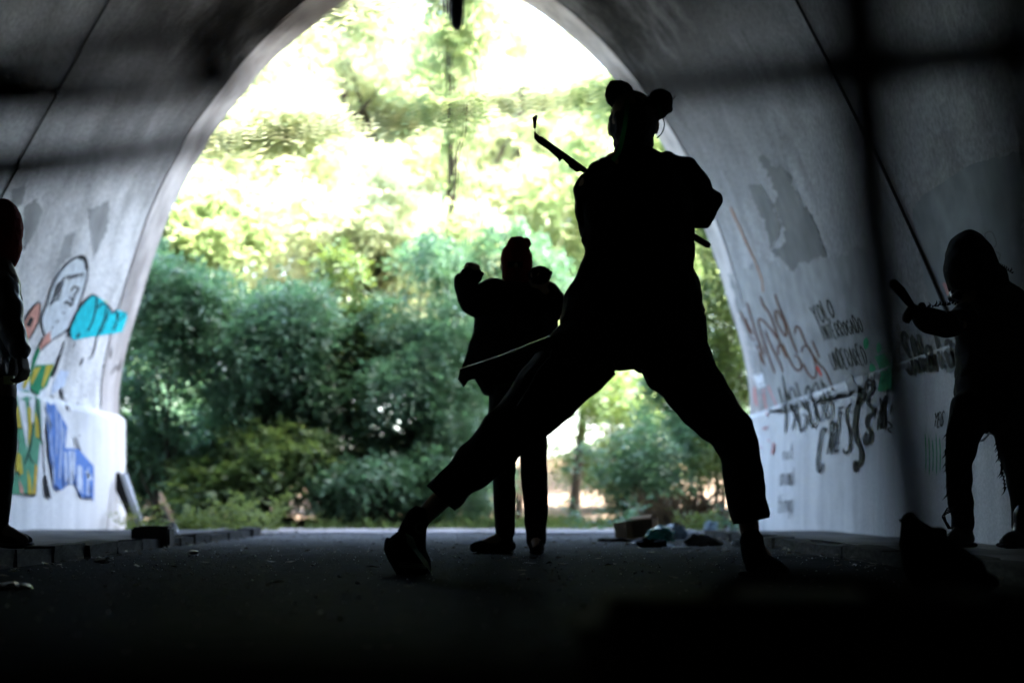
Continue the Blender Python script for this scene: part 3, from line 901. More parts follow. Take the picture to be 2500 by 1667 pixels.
graffiti('paint_patch', 'grey overpainted patches on the left of the vault', P_GREYPATCH2, Lw, lambda bm: [fill(bm, [Z0(*p) for p in l], 0.003, 3) for l in [[(150, 1330), (220, 1260), (270, 1350), (230, 1460), (150, 1600)], [(80, 1200), (160, 1180), (140, 1300), (60, 1330)], [(420, 1500), (480, 1480), (440, 1640), (330, 1760)], [(560, 1340), (700, 1280), (680, 1480), (600, 1640)]]])

# ---- cables running over the vault
def wall_cable(line, r, off):
    bm = bmesh.new()
    loft(bm, [(wall_hit(p.x, p.y, off), r) for p in resample(smooth_line(line), 25)], 8)
    return bm
o = tag(part('cable', wall_cable([(300, -90), (262, 0), (135, 225), (60, 365), (0, 478), (-60, 600)], 0.007, 0.012), M['cable'], None, True), 'thin black cable climbing the left side of the vault', 'cable')
clip = bmesh.new()
add_box(clip, wall_hit(136, 225, 0.02), (0.03, 0.03, 0.03))
part('clip', clip, M['plastic_white'], o)
tag(part('cable', wall_cable([(1905, -80), (1950, 0), (2100, 290), (2215, 530), (2310, 745), (2350, 850)], 0.010, 0.014), M['cable'], None, True), 'black cable climbing the right side of the vault', 'cable')

# ------------------------------------------------------------------ road, pavements, ground
def gz(x, y):
    t = min(max((y - 17.0) / 16.0, 0), 1)
    t = t * t * (3 - 2 * t)
    d = 0.06 * mnoise.noise(Vector((x * 0.35, y * 0.35, 0))) * min(max((y - 14.2) / 2, 0), 1)
    return -0.03 + 1.35 * t + d

V, Q = [], []
ys = [-60, -30, -14] + list(np.arange(-8, 14, 2)) + list(np.arange(14, 40, 0.5)) + [45, 60, 100, 200, 400]
xs = [-400, -150, -60, -30, -20] + list(np.arange(-14, 14.1, 0.5)) + [20, 30, 60, 150, 400]
for y in ys:
    for x in xs:
        V.append((x, y, gz(x, y)))
nx = len(xs)
for j in range(len(ys) - 1):
    for i in range(nx - 1):
        Q.append((j * nx + i, j * nx + i + 1, (j + 1) * nx + i + 1, (j + 1) * nx + i))
tag(obj('ground', mesh_np('ground', V, Q), M['earth'], None, True), kind='structure')
KL, KR = -1.88, 1.60            # kerb faces
V, Q = [], []
ys = list(np.arange(-13.9, 14.9, 0.4))
xs = list(np.linspace(KL, KR, 12))
for j, y in enumerate(ys):
    for x in xs:
        e = 0.0
        yy = y
        if j == len(ys) - 1:
            yy = 14.25 + 0.25 * mnoise.noise(Vector((x * 1.7, 0, 0)))
        V.append((x, yy, 0.006 * mnoise.noise(Vector((x * 0.8, y * 0.8, 2)))))
nx = len(xs)
for j in range(len(ys) - 1):
    for i in range(nx - 1):
        Q.append((j * nx + i, j * nx + i + 1, (j + 1) * nx + i + 1, (j + 1) * nx + i))
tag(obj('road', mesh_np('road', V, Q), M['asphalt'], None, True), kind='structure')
for s, kx, name in ((-1, KL, 'pavement_left'), (1, KR, 'pavement_right')):
    wallx = AX + s * HW_PLINTH
    x0, x1 = sorted((kx + s * 0.13, wallx + s * 0.02))
    yend = 10.6 if s > 0 else 11.2
    V, Q = [], []
    ys = list(np.arange(-13.9, yend, 0.3)) + [yend]
    xs = list(np.linspace(x0, x1, 8))
    for j, y in enumerate(ys):
        for x in xs:
            V.append((x, y, PAVE - 0.004 + 0.008 * mnoise.noise(Vector((x * 1.5, y * 1.5, s)))))
    nx = len(xs)
    for j in range(len(ys) - 1):
        for i in range(nx - 1):
            Q.append((j * nx + i, j * nx + i + 1, (j + 1) * nx + i + 1, (j + 1) * nx + i))
    # end face down to the ground
    base = len(V)
    for i in range(nx):
        x = xs[i]
        V.append((x, yend + 0.02, -0.05))
    for i in range(nx - 1):
        Q.append(((len(ys) - 1) * nx + i, (len(ys) - 1) * nx + i + 1, base + i + 1, base + i))
    pv = tag(obj(name, mesh_np(name, V, Q), M['pavement'], None), kind='structure')
    # kerb stones one by one
    y = 1.0
    k = 0
    protos = []
    for q in range(4):
        bm = bmesh.new()
        add_box(bm, (0, 0, 0), (0.13, 1, 1))
        bmesh.ops.subdivide_edges(bm, edges=bm.edges[:], cuts=2, use_grid_fill=True)
        for v in bm.verts:
            v.co += Vector((0.012, 0.012, 0.07)) * 1.0 * mnoise.noise(v.co * 3 + Vector((q * 7.1, s * 3, 0)))
        me = bpy.data.meshes.new('kerb_stone')
        bm.to_mesh(me)
        bm.free()
        me.materials.append(M['kerb'])
        protos.append(me)
    while y < yend:
        ln = random.uniform(0.42, 0.62)
        ko = bpy.data.objects.new('kerb_stone', protos[k % 4])
        COL.objects.link(ko)
        h = 0.16
        ko.scale = (1, ln - 0.018, h)
        ko.location = (kx + s * (0.065 + random.uniform(-0.008, 0.012)), y + ln / 2, PAVE - h / 2 + random.uniform(-0.012, 0.008))
        ko.rotation_euler = (random.uniform(-0.02, 0.02), random.uniform(-0.06, 0.06), random.uniform(-0.03, 0.03))
        ko.parent = pv
        y += ln
        k += 1

# grit on the road and pavements
def grit(n, xr, yr, zbase, smin, smax, name, label, mat):
    V, Q = [], []
    for _ in range(n):
        x = random.uniform(*xr)
        y = yr[0] + (yr[1] - yr[0]) * random.random() ** 0.8
        s = random.uniform(smin, smax) * (0.6 + 0.8 * random.random() ** 3)
        c = Vector((x, y, zbase + s * 0.3))
        R = Matrix.Rotation(random.uniform(0, 6.28), 3, 'Z') @ Matrix.Rotation(random.uniform(-0.5, 0.5), 3, 'X')
        b = len(V)
        for dx, dy, dz in ((1, 0, 0), (0, 1.2, 0), (-1, 0.1, 0), (0, -1, 0), (0.1, 0, 0.7), (0, 0.1, -0.7)):
            V.append(tuple(c + R @ Vector((dx, dy, dz)) * s * random.uniform(0.6, 1.1)))
        for f in ((0, 1, 4), (1, 2, 4), (2, 3, 4), (3, 0, 4), (1, 0, 5), (2, 1, 5), (3, 2, 5), (0, 3, 5)):
            Q.append(tuple(b + i for i in f))
    tag(obj(name, mesh_np(name, V, Q), mat), label, 'grit', kind='stuff')
grit(2600, (KL + 0.02, KR - 0.02), (2.3, 13.6), 0.003, 0.003, 0.008, 'grit', 'loose grit and stone chips scattered over the road', M['gravel'])
grit(900, (KL + 0.02, KR - 0.02), (3.0, 11.5), 0.003, 0.002, 0.0055, 'glass_crumbs', 'glinting crumbs of broken glass on the road', cloth('broken glass', (0.6, 0.62, 0.62), 0.08, 1.0, 0.1, 20, 0))

# pale dusty concrete strip where the road leaves the tunnel
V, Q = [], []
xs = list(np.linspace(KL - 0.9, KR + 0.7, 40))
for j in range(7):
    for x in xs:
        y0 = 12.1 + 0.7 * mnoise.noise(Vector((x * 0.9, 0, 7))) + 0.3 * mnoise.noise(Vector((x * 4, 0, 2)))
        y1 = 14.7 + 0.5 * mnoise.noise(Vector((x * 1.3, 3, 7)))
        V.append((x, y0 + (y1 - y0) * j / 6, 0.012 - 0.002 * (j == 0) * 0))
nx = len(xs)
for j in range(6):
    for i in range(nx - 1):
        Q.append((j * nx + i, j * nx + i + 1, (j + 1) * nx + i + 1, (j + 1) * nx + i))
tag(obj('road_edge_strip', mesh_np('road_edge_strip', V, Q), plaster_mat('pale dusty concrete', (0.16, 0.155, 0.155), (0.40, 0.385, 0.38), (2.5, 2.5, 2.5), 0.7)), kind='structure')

# fallen leaves and flakes of dirt
V, Q = [], []
for _ in range(420):
    x, y = random.uniform(KL, KR), random.uniform(4.0, 14.0) 
    if random.random() < 0.5:
        x = random.choice((KL + abs(random.gauss(0, .12)), KR - abs(random.gauss(0, .12))))
    a, sz = random.uniform(0, 6.28), random.uniform(0.012, 0.03)
    b = len(V)
    for k, (dx, dy) in enumerate(((-1, 0), (0, 0.45), (1, 0), (0, -0.45))):
        V.append((x + sz * (dx * math.cos(a) - dy * math.sin(a)), y + sz * (dx * math.sin(a) + dy * math.cos(a)), 0.010 + random.uniform(0, 0.012)))
    Q.append((b, b + 1, b + 2, b + 3))
tag(obj('fallen_leaves', mesh_np('fallen_leaves', V, Q), leaf_mat('dead leaves', (0.05, 0.035, 0.02), (0.14, 0.10, 0.06), (0.05, 0.04, 0.02), 0.6, 0.2)), 'dry fallen leaves scattered over the road', 'leaves', kind='stuff')

# ------------------------------------------------------------------ plants
def unit(a):
    return a / np.maximum(np.linalg.norm(a, axis=1, keepdims=True), 1e-9)

def spray_mesh(name, O, D, Ls, nl, ll, lw, droop=0.25, splay=1.0):
    N = len(O)
    up = np.array([0, 0, 1.0])
    S = unit(np.cross(D, up) + RNG.normal(0, 0.25, (N, 3)))
    Nn = unit(np.cross(S, D))
    allV = []
    for k in range(nl):
        t = (k + 0.6) / nl
        side = 1 if k % 2 else -1
        pos = O + D * (Ls * t)[:, None] + np.outer(Ls * t * t * droop, [0, 0, -1])
        ld = unit(D * 0.55 + S * side * splay + RNG.normal(0, 0.28, (N, 3)) + np.array([0, 0, -0.15]))
        if k == nl - 1:
            ld = unit(D + RNG.normal(0, 0.2, (N, 3)))
        wv = unit(np.cross(ld, Nn + RNG.normal(0, 0.35, (N, 3))))
        sz = RNG.uniform(0.7, 1.2, N)[:, None]
        tip = pos + ld * ll * sz
        m = pos + ld * ll * 0.42 * sz
        q = np.stack([pos, m + wv * lw * 0.5 * sz, tip, m - wv * lw * 0.5 * sz], axis=1)
        allV.append(q)
    Vv = np.concatenate(allV, 0).reshape(-1, 3)
    Qq = np.arange(len(Vv)).reshape(-1, 4)
    return mesh_np(name, Vv, Qq)

def clumps(centre, radii, n, rmin, rmax, flat=0.75):
    out = []
    c = np.array(centre)
    for _ in range(n):
        while True:
            p = RNG.uniform(-1, 1, 3)
            if np.linalg.norm(p) <= 1:
                break
        out.append((c + p * np.array(radii), RNG.uniform(rmin, rmax)))
    return out

def leaf_cloud(name, cl, nspray, L, nl, ll, lw, droop=0.25):
    C = np.array([c for c, r in cl])
    Rr = np.array([r for c, r in cl])
    pr = Rr ** 2
    idx = RNG.choice(len(cl), nspray, p=pr / pr.sum())
    u = unit(RNG.normal(0, 1, (nspray, 3)))
    u[:, 2] *= 0.8
    rad = Rr[idx] * (0.45 + 0.55 * np.sqrt(RNG.random(nspray)))
    O = C[idx] + u * rad[:, None]
    D = unit(u + RNG.normal(0, 0.55, (nspray, 3)) + np.array([0, 0, -0.1]))
    Ls = RNG.uniform(0.6, 1.2, nspray) * L
    O -= D * (Ls * 0.5)[:, None]
    return spray_mesh(name, O, D, Ls, nl, ll, lw, droop)

def limb_path(a, b, sag=0.0, n=6, wob=0.08):
    a, b = Vector(a), Vector(b)
    out = []
    l = (b - a).length
    sd = random.random() * 50
    for k in range(n + 1):
        t = k / n
        p = a.lerp(b, t) + Vector((0, 0, sag * math.sin(math.pi * t)))
        p += Vector((mnoise.noise(Vector((t * 2, sd, 0))), mnoise.noise(Vector((t * 2, sd, 5))), 0)) * wob * l * min(1, 3 * t)
        out.append(p)
    return out

def trunk_mesh(base, top, r0, r1, targets, lr):
    bm = bmesh.new()
    path = limb_path(base, top, 0, 9, 0.05)
    m = len(path)
    loft(bm, [(p, (r0 + (r1 - r0) * k / (m - 1)) * (1.35 if k == 0 else 1)) for k, p in enumerate(path)], 10)
    for tgt in targets:
        tgt = Vector(tgt)
        k = min(m - 1, max(2, int(m * random.uniform(0.35, 0.95))))
        pa = limb_path(path[k], tgt, 0.1 * (tgt - path[k]).length, 6, 0.1)
        loft(bm, [(p, lr * (1 - 0.8 * j / 6) + 0.004) for j, p in enumerate(pa)], 6)
    return bm

def tree(name, label, cat, x, y, height, crown_c, crown_r, ncl, rcl, nspray, L, nl, ll, lw, lmat, r0=0.12, droop=0.25, group=None, extra=()):
    z0 = gz(x, y) - 0.05
    t = thing(name, label, cat, (x, y, z0), group)
    cl = clumps(crown_c, crown_r, ncl, rcl[0], rcl[1]) + list(extra)
    part('crown', leaf_cloud('crown', cl, nspray, L, nl, ll, lw, droop), lmat, t)
    tg = [c for c, r in cl][:12]
    part('trunk', trunk_mesh((x, y, z0), (crown_c[0], crown_c[1], z0 + height), r0, r0 * 0.35, tg, r0 * 0.35), M['bark'], t, True)
    return t

def C3(px, py, Y):
    p = at(px, py, Y)
    return (p.x, p.y, p.z)

# shaded shrubs close to the tunnel mouth
def bush(label, cpx, Y, rx, ry, rz, ncl, nspray, seed_extra=(), mat='leaf_bush', ll=0.085, lw=0.036, L=0.34, nl=9, rcl=(0.28, 0.5)):
    c = C3(cpx[0], cpx[1], Y)
    x, y = c[0], c[1]
    z0 = gz(x, y) - 0.05
    t = thing('shrub', label, 'shrub', (x, y, z0), 'shrubs outside the tunnel mouth')
    cl = clumps(c, (rx, ry, rz), ncl, *rcl) + list(seed_extra)
    part('foliage', leaf_cloud('foliage', cl, nspray, L, nl, ll, lw, 0.35), M[mat], t)
    bm = bmesh.new()
    for cc, r in cl[:9]:
        pa = limb_path((x + random.uniform(-.25, .25), y + random.uniform(-.2, .2), z0), cc, 0.1, 6, 0.08)
        loft(bm, [(p, 0.022 * (1 - 0.75 * j / 6)) for j, p in enumerate(pa)], 6)
    part('stem', bm, M['bark'], t, True)

bush('dark shrub beside the left wall of the tunnel mouth', (420, 930), 15.6, 0.75, 0.7, 1.5, 26, 2300, (), 'leaf_bush', 0.095, 0.04, 0.4, 9, (0.15, 0.5))
bush('large bluish green shrub left of the middle of the tunnel mouth', (680, 920), 15.9, 0.95, 0.7, 1.4, 34, 3200, (), 'leaf_bush', 0.09, 0.036, 0.42, 9, (0.15, 0.5))
bush('low spreading shrub under the large bluish shrub', (600, 1130), 15.2, 0.75, 0.5, 0.38, 14, 1100, (), 'leaf_mid', 0.12, 0.05, 0.36, 7, (0.15, 0.45))
bush('tall dense shrub behind the person in the red beanie', (1030, 890), 16.2, 0.8, 0.8, 1.45, 30, 2900, (), 'leaf_bush', 0.08, 0.03, 0.4, 11, (0.15, 0.5))
bush('low shrub at the road edge behind the lunging foot', (960, 1190), 15.2, 1.0, 0.4, 0.2, 11, 1100)
bush('sparse sunlit shrub seen under the crouching figure', (1600, 1120), 15.6, 0.75, 0.5, 0.5, 9, 750, (), 'leaf_bush')
bush('yellow green shrub beside the right wall of the tunnel mouth', (1790, 820), 16.0, 0.55, 0.6, 1.6, 13, 1300, (), 'leaf_mid')
bush('hazy shrub rising above the red beanie', (1240, 800), 17.6, 0.9, 0.7, 1.2, 12, 1300, (), 'leaf_bush')

bush('low dark undergrowth by the left wall of the tunnel mouth', (400, 1150), 16.3, 0.7, 0.6, 0.4, 11, 1500)
bush('dark undergrowth behind the low spreading shrub', (640, 1090), 17.2, 1.0, 0.5, 0.45, 13, 1600)
bush('bluish shrub in the middle of the tunnel mouth', (870, 900), 16.6, 0.6, 0.6, 1.5, 22, 1900, (), 'leaf_mid', 0.11, 0.045, 0.4, 9, (0.15, 0.5))
bush('far undergrowth seen between the legs', (1520, 1130), 20.5, 1.0, 0.5, 0.35, 12, 900, (), 'leaf_mid')
bush('far undergrowth left of the standing legs', (1010, 1150), 20.5, 1.6, 0.5, 0.3, 14, 1300, (), 'leaf_mid')
bush('far dark shrub filling the gap by the left portal', (455, 1010), 18.2, 0.9, 0.5, 0.7, 14, 1500)
bush('far dark shrub behind the thighs of the lunging person', (1180, 1010), 18.2, 0.6, 0.5, 0.8, 11, 1200)
bush('dark undergrowth behind the lunging leg', (1060, 1100), 17.2, 0.8, 0.5, 0.6, 12, 1700)
bush('loose shrub behind the right thigh', (1720, 1040), 16.8, 0.6, 0.5, 0.8, 11, 900, (), 'leaf_bush')
bush('loose shrub between the knees', (1560, 1010), 18.4, 0.8, 0.5, 0.6, 9, 800, (), 'leaf_mid')
# trees beyond
TG = 'trees beyond the tunnel'
tree('leafy_tree', 'sunlit tree at the upper left of the tunnel mouth', 'tree', -4.6, 22.0, 6.0, C3(560, 430, 22.0), (1.9, 1.6, 2.1), 80, (0.25, 0.6), 4000, 0.55, 9, 0.15, 0.06, M['leaf_light'], 0.13, group=TG)
tree('leafy_tree', 'bright tree filling the left half of the opening', 'tree', -2.2, 25.0, 7.5, C3(850, 380, 25.0), (2.0, 1.8, 2.9), 80, (0.3, 0.65), 4800, 0.6, 9, 0.16, 0.065, M['leaf_light'], 0.14, group=TG)
tree('leafy_tree', 'slender dark trunked tree in the middle of the opening', 'tree', -0.5, 18.6, 8.2, C3(1105, 60, 19.0), (0.6, 0.7, 1.6), 10, (0.3, 0.55), 900, 0.4, 9, 0.12, 0.05, M['leaf_tree'], 0.06, group=TG, extra=[(np.array(C3(1120, 330, 18.8)), 0.32), (np.array(C3(1140, 560, 18.8)), 0.42), (np.array(C3(1130, 450, 18.8)), 0.25)])
tree('leafy_tree', 'pale tree behind the raised sword', 'tree', 0.7, 27.0, 7.5, C3(1290, 470, 27.0), (1.7, 1.6, 2.6), 70, (0.3, 0.65), 3800, 0.6, 9, 0.16, 0.065, M['leaf_light'], 0.14, group=TG)
tree('leafy_tree', 'yellow green tree behind the head of the nearest figure', 'tree', 2.9, 24.0, 7.0, C3(1530, 520, 24.0), (1.7, 1.6, 2.8), 70, (0.3, 0.6), 3800, 0.6, 9, 0.15, 0.06, M['leaf_tree'], 0.13, group=TG)
tree('leafy_tree', 'tree with a thin dark trunk standing behind the knees', 'tree', 1.12, 19.5, 4.2, C3(1470, 930, 19.5), (0.75, 0.7, 0.65), 11, (0.25, 0.45), 1100, 0.35, 9, 0.1, 0.045, M['leaf_tree'], 0.075, group=TG)
tree('leafy_tree', 'tall pale tree far back in the opening', 'tree', -1.5, 33.0, 10.5, C3(980, 170, 33.0), (4.0, 2.0, 2.6), 80, (0.4, 0.9), 3400, 0.7, 9, 0.2, 0.08, M['leaf_light'], 0.2, group=TG)
tree('leafy_tree', 'far tree low behind the left shrubs', 'tree', -7.0, 30.0, 7.0, C3(420, 700, 30.0), (3.0, 1.6, 3.0), 70, (0.4, 0.9), 3400, 0.6, 9, 0.18, 0.07, M['leaf_tree'], 0.16, group=TG)
tree('leafy_tree', 'far tree beyond the right wall', 'tree', 6.2, 31.0, 8.0, C3(1850, 700, 31.0), (2.4, 1.6, 3.4), 70, (0.4, 0.9), 3000, 0.6, 9, 0.18, 0.07, M['leaf_tree'], 0.16, group=TG)
tree('leafy_tree', 'broad far tree across the middle distance', 'tree', 0.0, 37.0, 8.0, C3(1150, 760, 37.0), (5.0, 1.6, 2.0), 80, (0.4, 0.9), 3400, 0.7, 9, 0.2, 0.08, M['leaf_tree'], 0.2, group=TG)

tree('leafy_tree', 'pale far tree high on the left of the opening', 'tree', -6.5, 41.0, 12.0, C3(700, 330, 41.0), (3.2, 1.5, 4.2), 80, (0.5, 1.0), 4200, 0.8, 9, 0.22, 0.1, M['leaf_light'], 0.2, group=TG)
tree('leafy_tree', 'pale far tree high in the middle of the opening', 'tree', 0.5, 43.0, 12.0, C3(1200, 300, 43.0), (3.4, 1.5, 4.6), 80, (0.5, 1.0), 4200, 0.8, 9, 0.22, 0.1, M['leaf_light'], 0.2, group=TG)
tree('leafy_tree', 'pale far tree on the right behind the tall figure', 'tree', 6.0, 42.0, 11.0, C3(1650, 480, 42.0), (3.2, 1.5, 4.2), 70, (0.5, 1.0), 3400, 0.8, 9, 0.22, 0.1, M['leaf_light'], 0.2, group=TG)

tree('leafy_tree', 'young pale tree rising just behind the shrubs', 'tree', -1.9, 20.2, 4.0, C3(900, 590, 20.2), (1.5, 0.8, 1.0), 40, (0.25, 0.5), 2200, 0.5, 9, 0.13, 0.055, M['leaf_light'], 0.08, group=TG)
tree('leafy_tree', 'yellow green sapling above the shrub by the left portal', 'tree', -4.1, 18.6, 3.6, C3(470, 560, 18.6), (0.8, 0.6, 0.9), 26, (0.25, 0.45), 1500, 0.45, 9, 0.12, 0.05, M['leaf_tree'], 0.06, group=TG)

# weeds and grass
def blades(n, area, h, wd, lean=0.4):
    x0, x1, y0, y1 = area
    X = RNG.uniform(x0, x1, n)
    Y = RNG.uniform(y0, y1, n)
    cl = np.array([mnoise.noise(Vector((float(a) * 2.2, float(b) * 2.2, 4))) for a, b in zip(X, Y)])
    keep = cl > -0.12
    X, Y, cl = X[keep], Y[keep], cl[keep]
    n = len(X)
    Zz = np.array([gz(float(a), float(b)) for a, b in zip(X, Y)])
    H = RNG.uniform(0.4, 1.1, n) * h * (0.7 + 0.8 * np.clip(cl + 0.2, 0, 1))
    ang = RNG.uniform(0, 2 * np.pi, n)
    ln = RNG.uniform(0, lean, n) * H
    ca, sa = np.cos(ang), np.sin(ang)
    B = np.stack([X, Y, Zz], 1)
    Wv = np.stack([-sa, ca, 0 * ca], 1) * wd / 2
    Lv = np.stack([ca, sa, 0 * ca], 1)
    mid = B + Lv * (ln * 0.35)[:, None] + np.outer(H * 0.6, [0, 0, 1])
    tip = B + Lv * ln[:, None] + np.outer(H, [0, 0, 1])
    Vv = np.stack([B - Wv, B + Wv, mid + Wv * 0.7, tip, mid - Wv * 0.7], 1).reshape(-1, 3)
    Qq = np.arange(len(Vv)).reshape(-1, 5)
    return mesh_np('grass', Vv, Qq)
tag(obj('grass', blades(14000, (-4.2, 2.8, 14.2, 18.5), 0.15, 0.008, 0.8), M['grass']), 'short green grass along the verge beyond the road', 'grass', kind='stuff')
tag(obj('dry_grass', blades(900, (1.55, 2.3, 13.6, 14.6), 0.36, 0.008, 0.9), M['grass_dry']), 'dry brown grass at the right end of the road', 'grass', kind='stuff')

def weed(label, px, py, Y, n, h, rad, mat='leaf_weed'):
    b = at(px, py, Y)
    z0 = gz(b.x, b.y) if Y > 11.3 else 0.0
    t = thing('weed', label, 'weed', (b.x, b.y, z0), 'weeds at the tunnel mouth')
    bm = bmesh.new()
    Os, Ds = [], []
    for _ in range(n):
        a = random.uniform(0, 6.28)
        r = rad * math.sqrt(random.random())
        top = Vector((b.x + r * math.cos(a) * 1.2, b.y + r * math.sin(a), z0 + h * random.uniform(0.5, 1.1)))
        p = Vector((b.x + r * math.cos(a) * 0.5, b.y + r * 0.5 * math.sin(a), z0))
        loft(bm, [(p, 0.004), (p.lerp(top, 0.5) + Vector((0.01, 0, 0.02)), 0.003), (top, 0.002)], 5)
        for k in range(6):
            q = p.lerp(top, 0.15 + 0.85 * k / 5)
            Os.append(q)
            Ds.append(Vector((math.cos(a + k * 2.4), math.sin(a + k * 2.4), 0.5)).normalized())
    tag(part('stem', bm, M['leaf_weed'], t), kind='stuff')
    part('foliage', spray_mesh('foliage', np.array(Os), np.array(Ds), np.full(len(Os), 0.10), 5, 0.055, 0.02, 0.2), M[mat], t)
weed('yellow green weed beside the black box at the kerb end', 470, 1300, 12.0, 16, 0.24, 0.16)
weed('bright weed clump at the left road edge', 540, 1290, 12.8, 18, 0.34, 0.26)
weed('tall weed clump near the shrubs at the road edge', 640, 1288, 13.4, 16, 0.36, 0.28)
weed('thin weed at the foot of the left portal', 330, 1280, 13.2, 7, 0.3, 0.2)
weed('small green weed behind the rubbish', 1700, 1290, 13.0, 12, 0.2, 0.18, 'leaf_weed')
weed('leafy weed at the foot of the right portal', 1775, 1285, 13.3, 10, 0.3, 0.2, 'leaf_bush')
weed('green weed left of the cardboard box', 1470, 1290, 13.8, 16, 0.34, 0.4, 'leaf_bush')

# ------------------------------------------------------------------ rubbish and small things
def crumple(c, r, sub=3, amp=0.3, seed=0.0, flat=True):
    bm = bmesh.new()
    vs = add_ell(bm, (0, 0, 0), r, sub)
    for v in vs:
        d = mnoise.noise_vector(v.co * (2.2 / max(r)) + Vector((seed, seed, seed)))
        v.co += Vector(d) * amp * min(r) * 1.6
        if flat and v.co.z < -r[2] * 0.7:
            v.co.z = -r[2] * 0.7
    bmesh.ops.translate(bm, verts=bm.verts[:], vec=Vector(c) + Vector((0, 0, r[2] * 0.7)))
    return bm
def on_floor(px, py, z=0.0):
    Y = (CAM_H - z) / ((py - VY) / F_PX)
    return Vector(((px - VX) / F_PX * Y, Y, z))

# open cardboard box
b = on_floor(1570, 1316)
cb = thing('cardboard_box', 'open brown cardboard box lying tilted among rubbish', 'box', b)
wd, dp, hh, th = 0.20, 0.16, 0.135, 0.006
R = Matrix.Rotation(RAD(-22), 3, 'Z') @ Matrix.Rotation(RAD(-7), 3, 'Y')
def bp(name, c, s, rx=None):
    bm = bmesh.new()
    rot = R @ rx if rx is not None else R
    add_box(bm, b + Vector((0, 0, 0.01)) + R @ Vector(c), s, rot)
    part(name, bm, M['card'], cb)
bp('side_panel', (-wd / 2, 0, hh / 2), (th, dp, hh))
bp('side_panel', (wd / 2, 0, hh / 2), (th, dp, hh))
bp('back_panel', (0, dp / 2, hh / 2), (wd - th, th, hh))
bp('bottom_panel', (0, 0, 0.004), (wd - th, dp - th, th))
bp('top_panel', (0, 0.0, hh), (wd, dp, th), Matrix.Rotation(RAD(6), 3, 'Y'))
bp('flap', (-wd / 2 - 0.035, -dp / 2 - 0.01, hh / 2), (0.09, th, hh * 0.95), Matrix.Rotation(RAD(25), 3, 'Z'))
bp('flap', (0.03, -dp / 2 - 0.03, hh + 0.012), (wd * 0.8, 0.07, th), Matrix.Rotation(RAD(14), 3, 'X'))
for nm, lab, px, py, r, mt, sd in [
    ('plastic_bag', 'crumpled teal plastic bag beside the cardboard box', 1612, 1322, (0.10, 0.07, 0.055), 'plastic_teal', 1.0),
    ('plastic_bag', 'crumpled pale blue plastic bag on the rubbish heap', 1648, 1316, (0.07, 0.05, 0.06), 'plastic_blue', 2.0),
    ('paper_wrapper', 'crumpled white wrapper right of the teal bag', 1685, 1312, (0.07, 0.05, 0.035), 'plastic_white', 3.3),
    ('plastic_bag', 'pale bag lying behind the shin at the pavement edge', 1735, 1300, (0.06, 0.05, 0.06), 'plastic_blue', 4.1),
    ('paper_wrapper', 'small white scrap at the foot of the right portal', 1790, 1296, (0.05, 0.04, 0.04), 'plastic_white', 5.7),
    ('rag', 'dark crumpled rag in front of the rubbish', 1590, 1336, (0.09, 0.06, 0.03), 'black_cloth', 6.1),
    ('rag', 'dark rag heaped against the end of the kerb', 1715, 1332, (0.12, 0.07, 0.035), 'kerb', 7.7),
    ('paper_wrapper', 'tiny pale scrap in front of the cardboard box', 1545, 1330, (0.03, 0.02, 0.008), 'plastic_white', 10.3),
    ('paper_wrapper', 'pale blue scrap in front of the teal bag', 1632, 1334, (0.04, 0.02, 0.01), 'plastic_blue', 13.3),
    ('paper_wrapper', 'brown paper scrap on top of the rubbish', 1665, 1308, (0.05, 0.03, 0.03), 'card', 14.3),
    ('paper_wrapper', 'flat white scrap near the right kerb corner', 1660, 1337, (0.05, 0.02, 0.006), 'plastic_white', 15.3),
    ('paper_wrapper', 'white scrap of paper near the kerb corner', 1800, 1335, (0.035, 0.03, 0.025), 'plastic_white', 8.4),
    ('rag', 'flat dark cloth by the cardboard box', 1500, 1322, (0.12, 0.06, 0.016), 'wood', 9.4)]:
    me = bpy.data.meshes.new(nm)
    p = on_floor(px, py)
    bmx = crumple((0, 0, 0), r, 3, 0.6, sd)
    bmx.to_mesh(me)
    bmx.free()
    o = obj(nm, me, M[mt])
    o.location = p
    tag(o, lab, {'plastic_bag': 'plastic bag', 'paper_wrapper': 'wrapper', 'rag': 'rag'}[nm], 'rubbish at the tunnel mouth')

# black box at the left kerb end with a crumpled cup on it
b = on_floor(368, 1338)
bx = thing('black_case', 'small black case at the end of the left kerb', 'case', b)
bm = bmesh.new()
add_box(bm, b + Vector((0, 0.05, 0.064)), (0.22, 0.14, 0.115))
bmesh.ops.bevel(bm, geom=bm.edges[:], offset=0.012, segments=2, affect='EDGES')
part('body', bm, M['black_plastic'], bx)
bm = bmesh.new()
add_box(bm, b + Vector((0.02, 0.05, 0.124)), (0.17, 0.10, 0.007))
part('lid', bm, M['black_plastic'], bx)
bm = bmesh.new()
for k in range(2):
    add_box(bm, b + Vector((0.03, -0.0215, 0.062 + 0.012 * k)), (0.13, 0.004, 0.003))
part('groove', bm, M['metal_dark'], bx)
for k in (-1, 1):
    bm = bmesh.new()
    add_box(bm, b + Vector((0.085 * k, 0.05, 0.004)), (0.03, 0.12, 0.008))
    part('foot', bm, M['black_plastic'], bx)
me = bpy.data.meshes.new('paper_cup')
p = on_floor(420, 1322)
bmx = crumple((0, 0, 0), (0.045, 0.04, 0.075), 3, 0.4, 2.5)
bmx.to_mesh(me)
bmx.free()
o = obj('paper_cup', me, M['plastic_white'])
o.location = p
tag(o, 'crushed white paper cup behind the black case', 'cup')
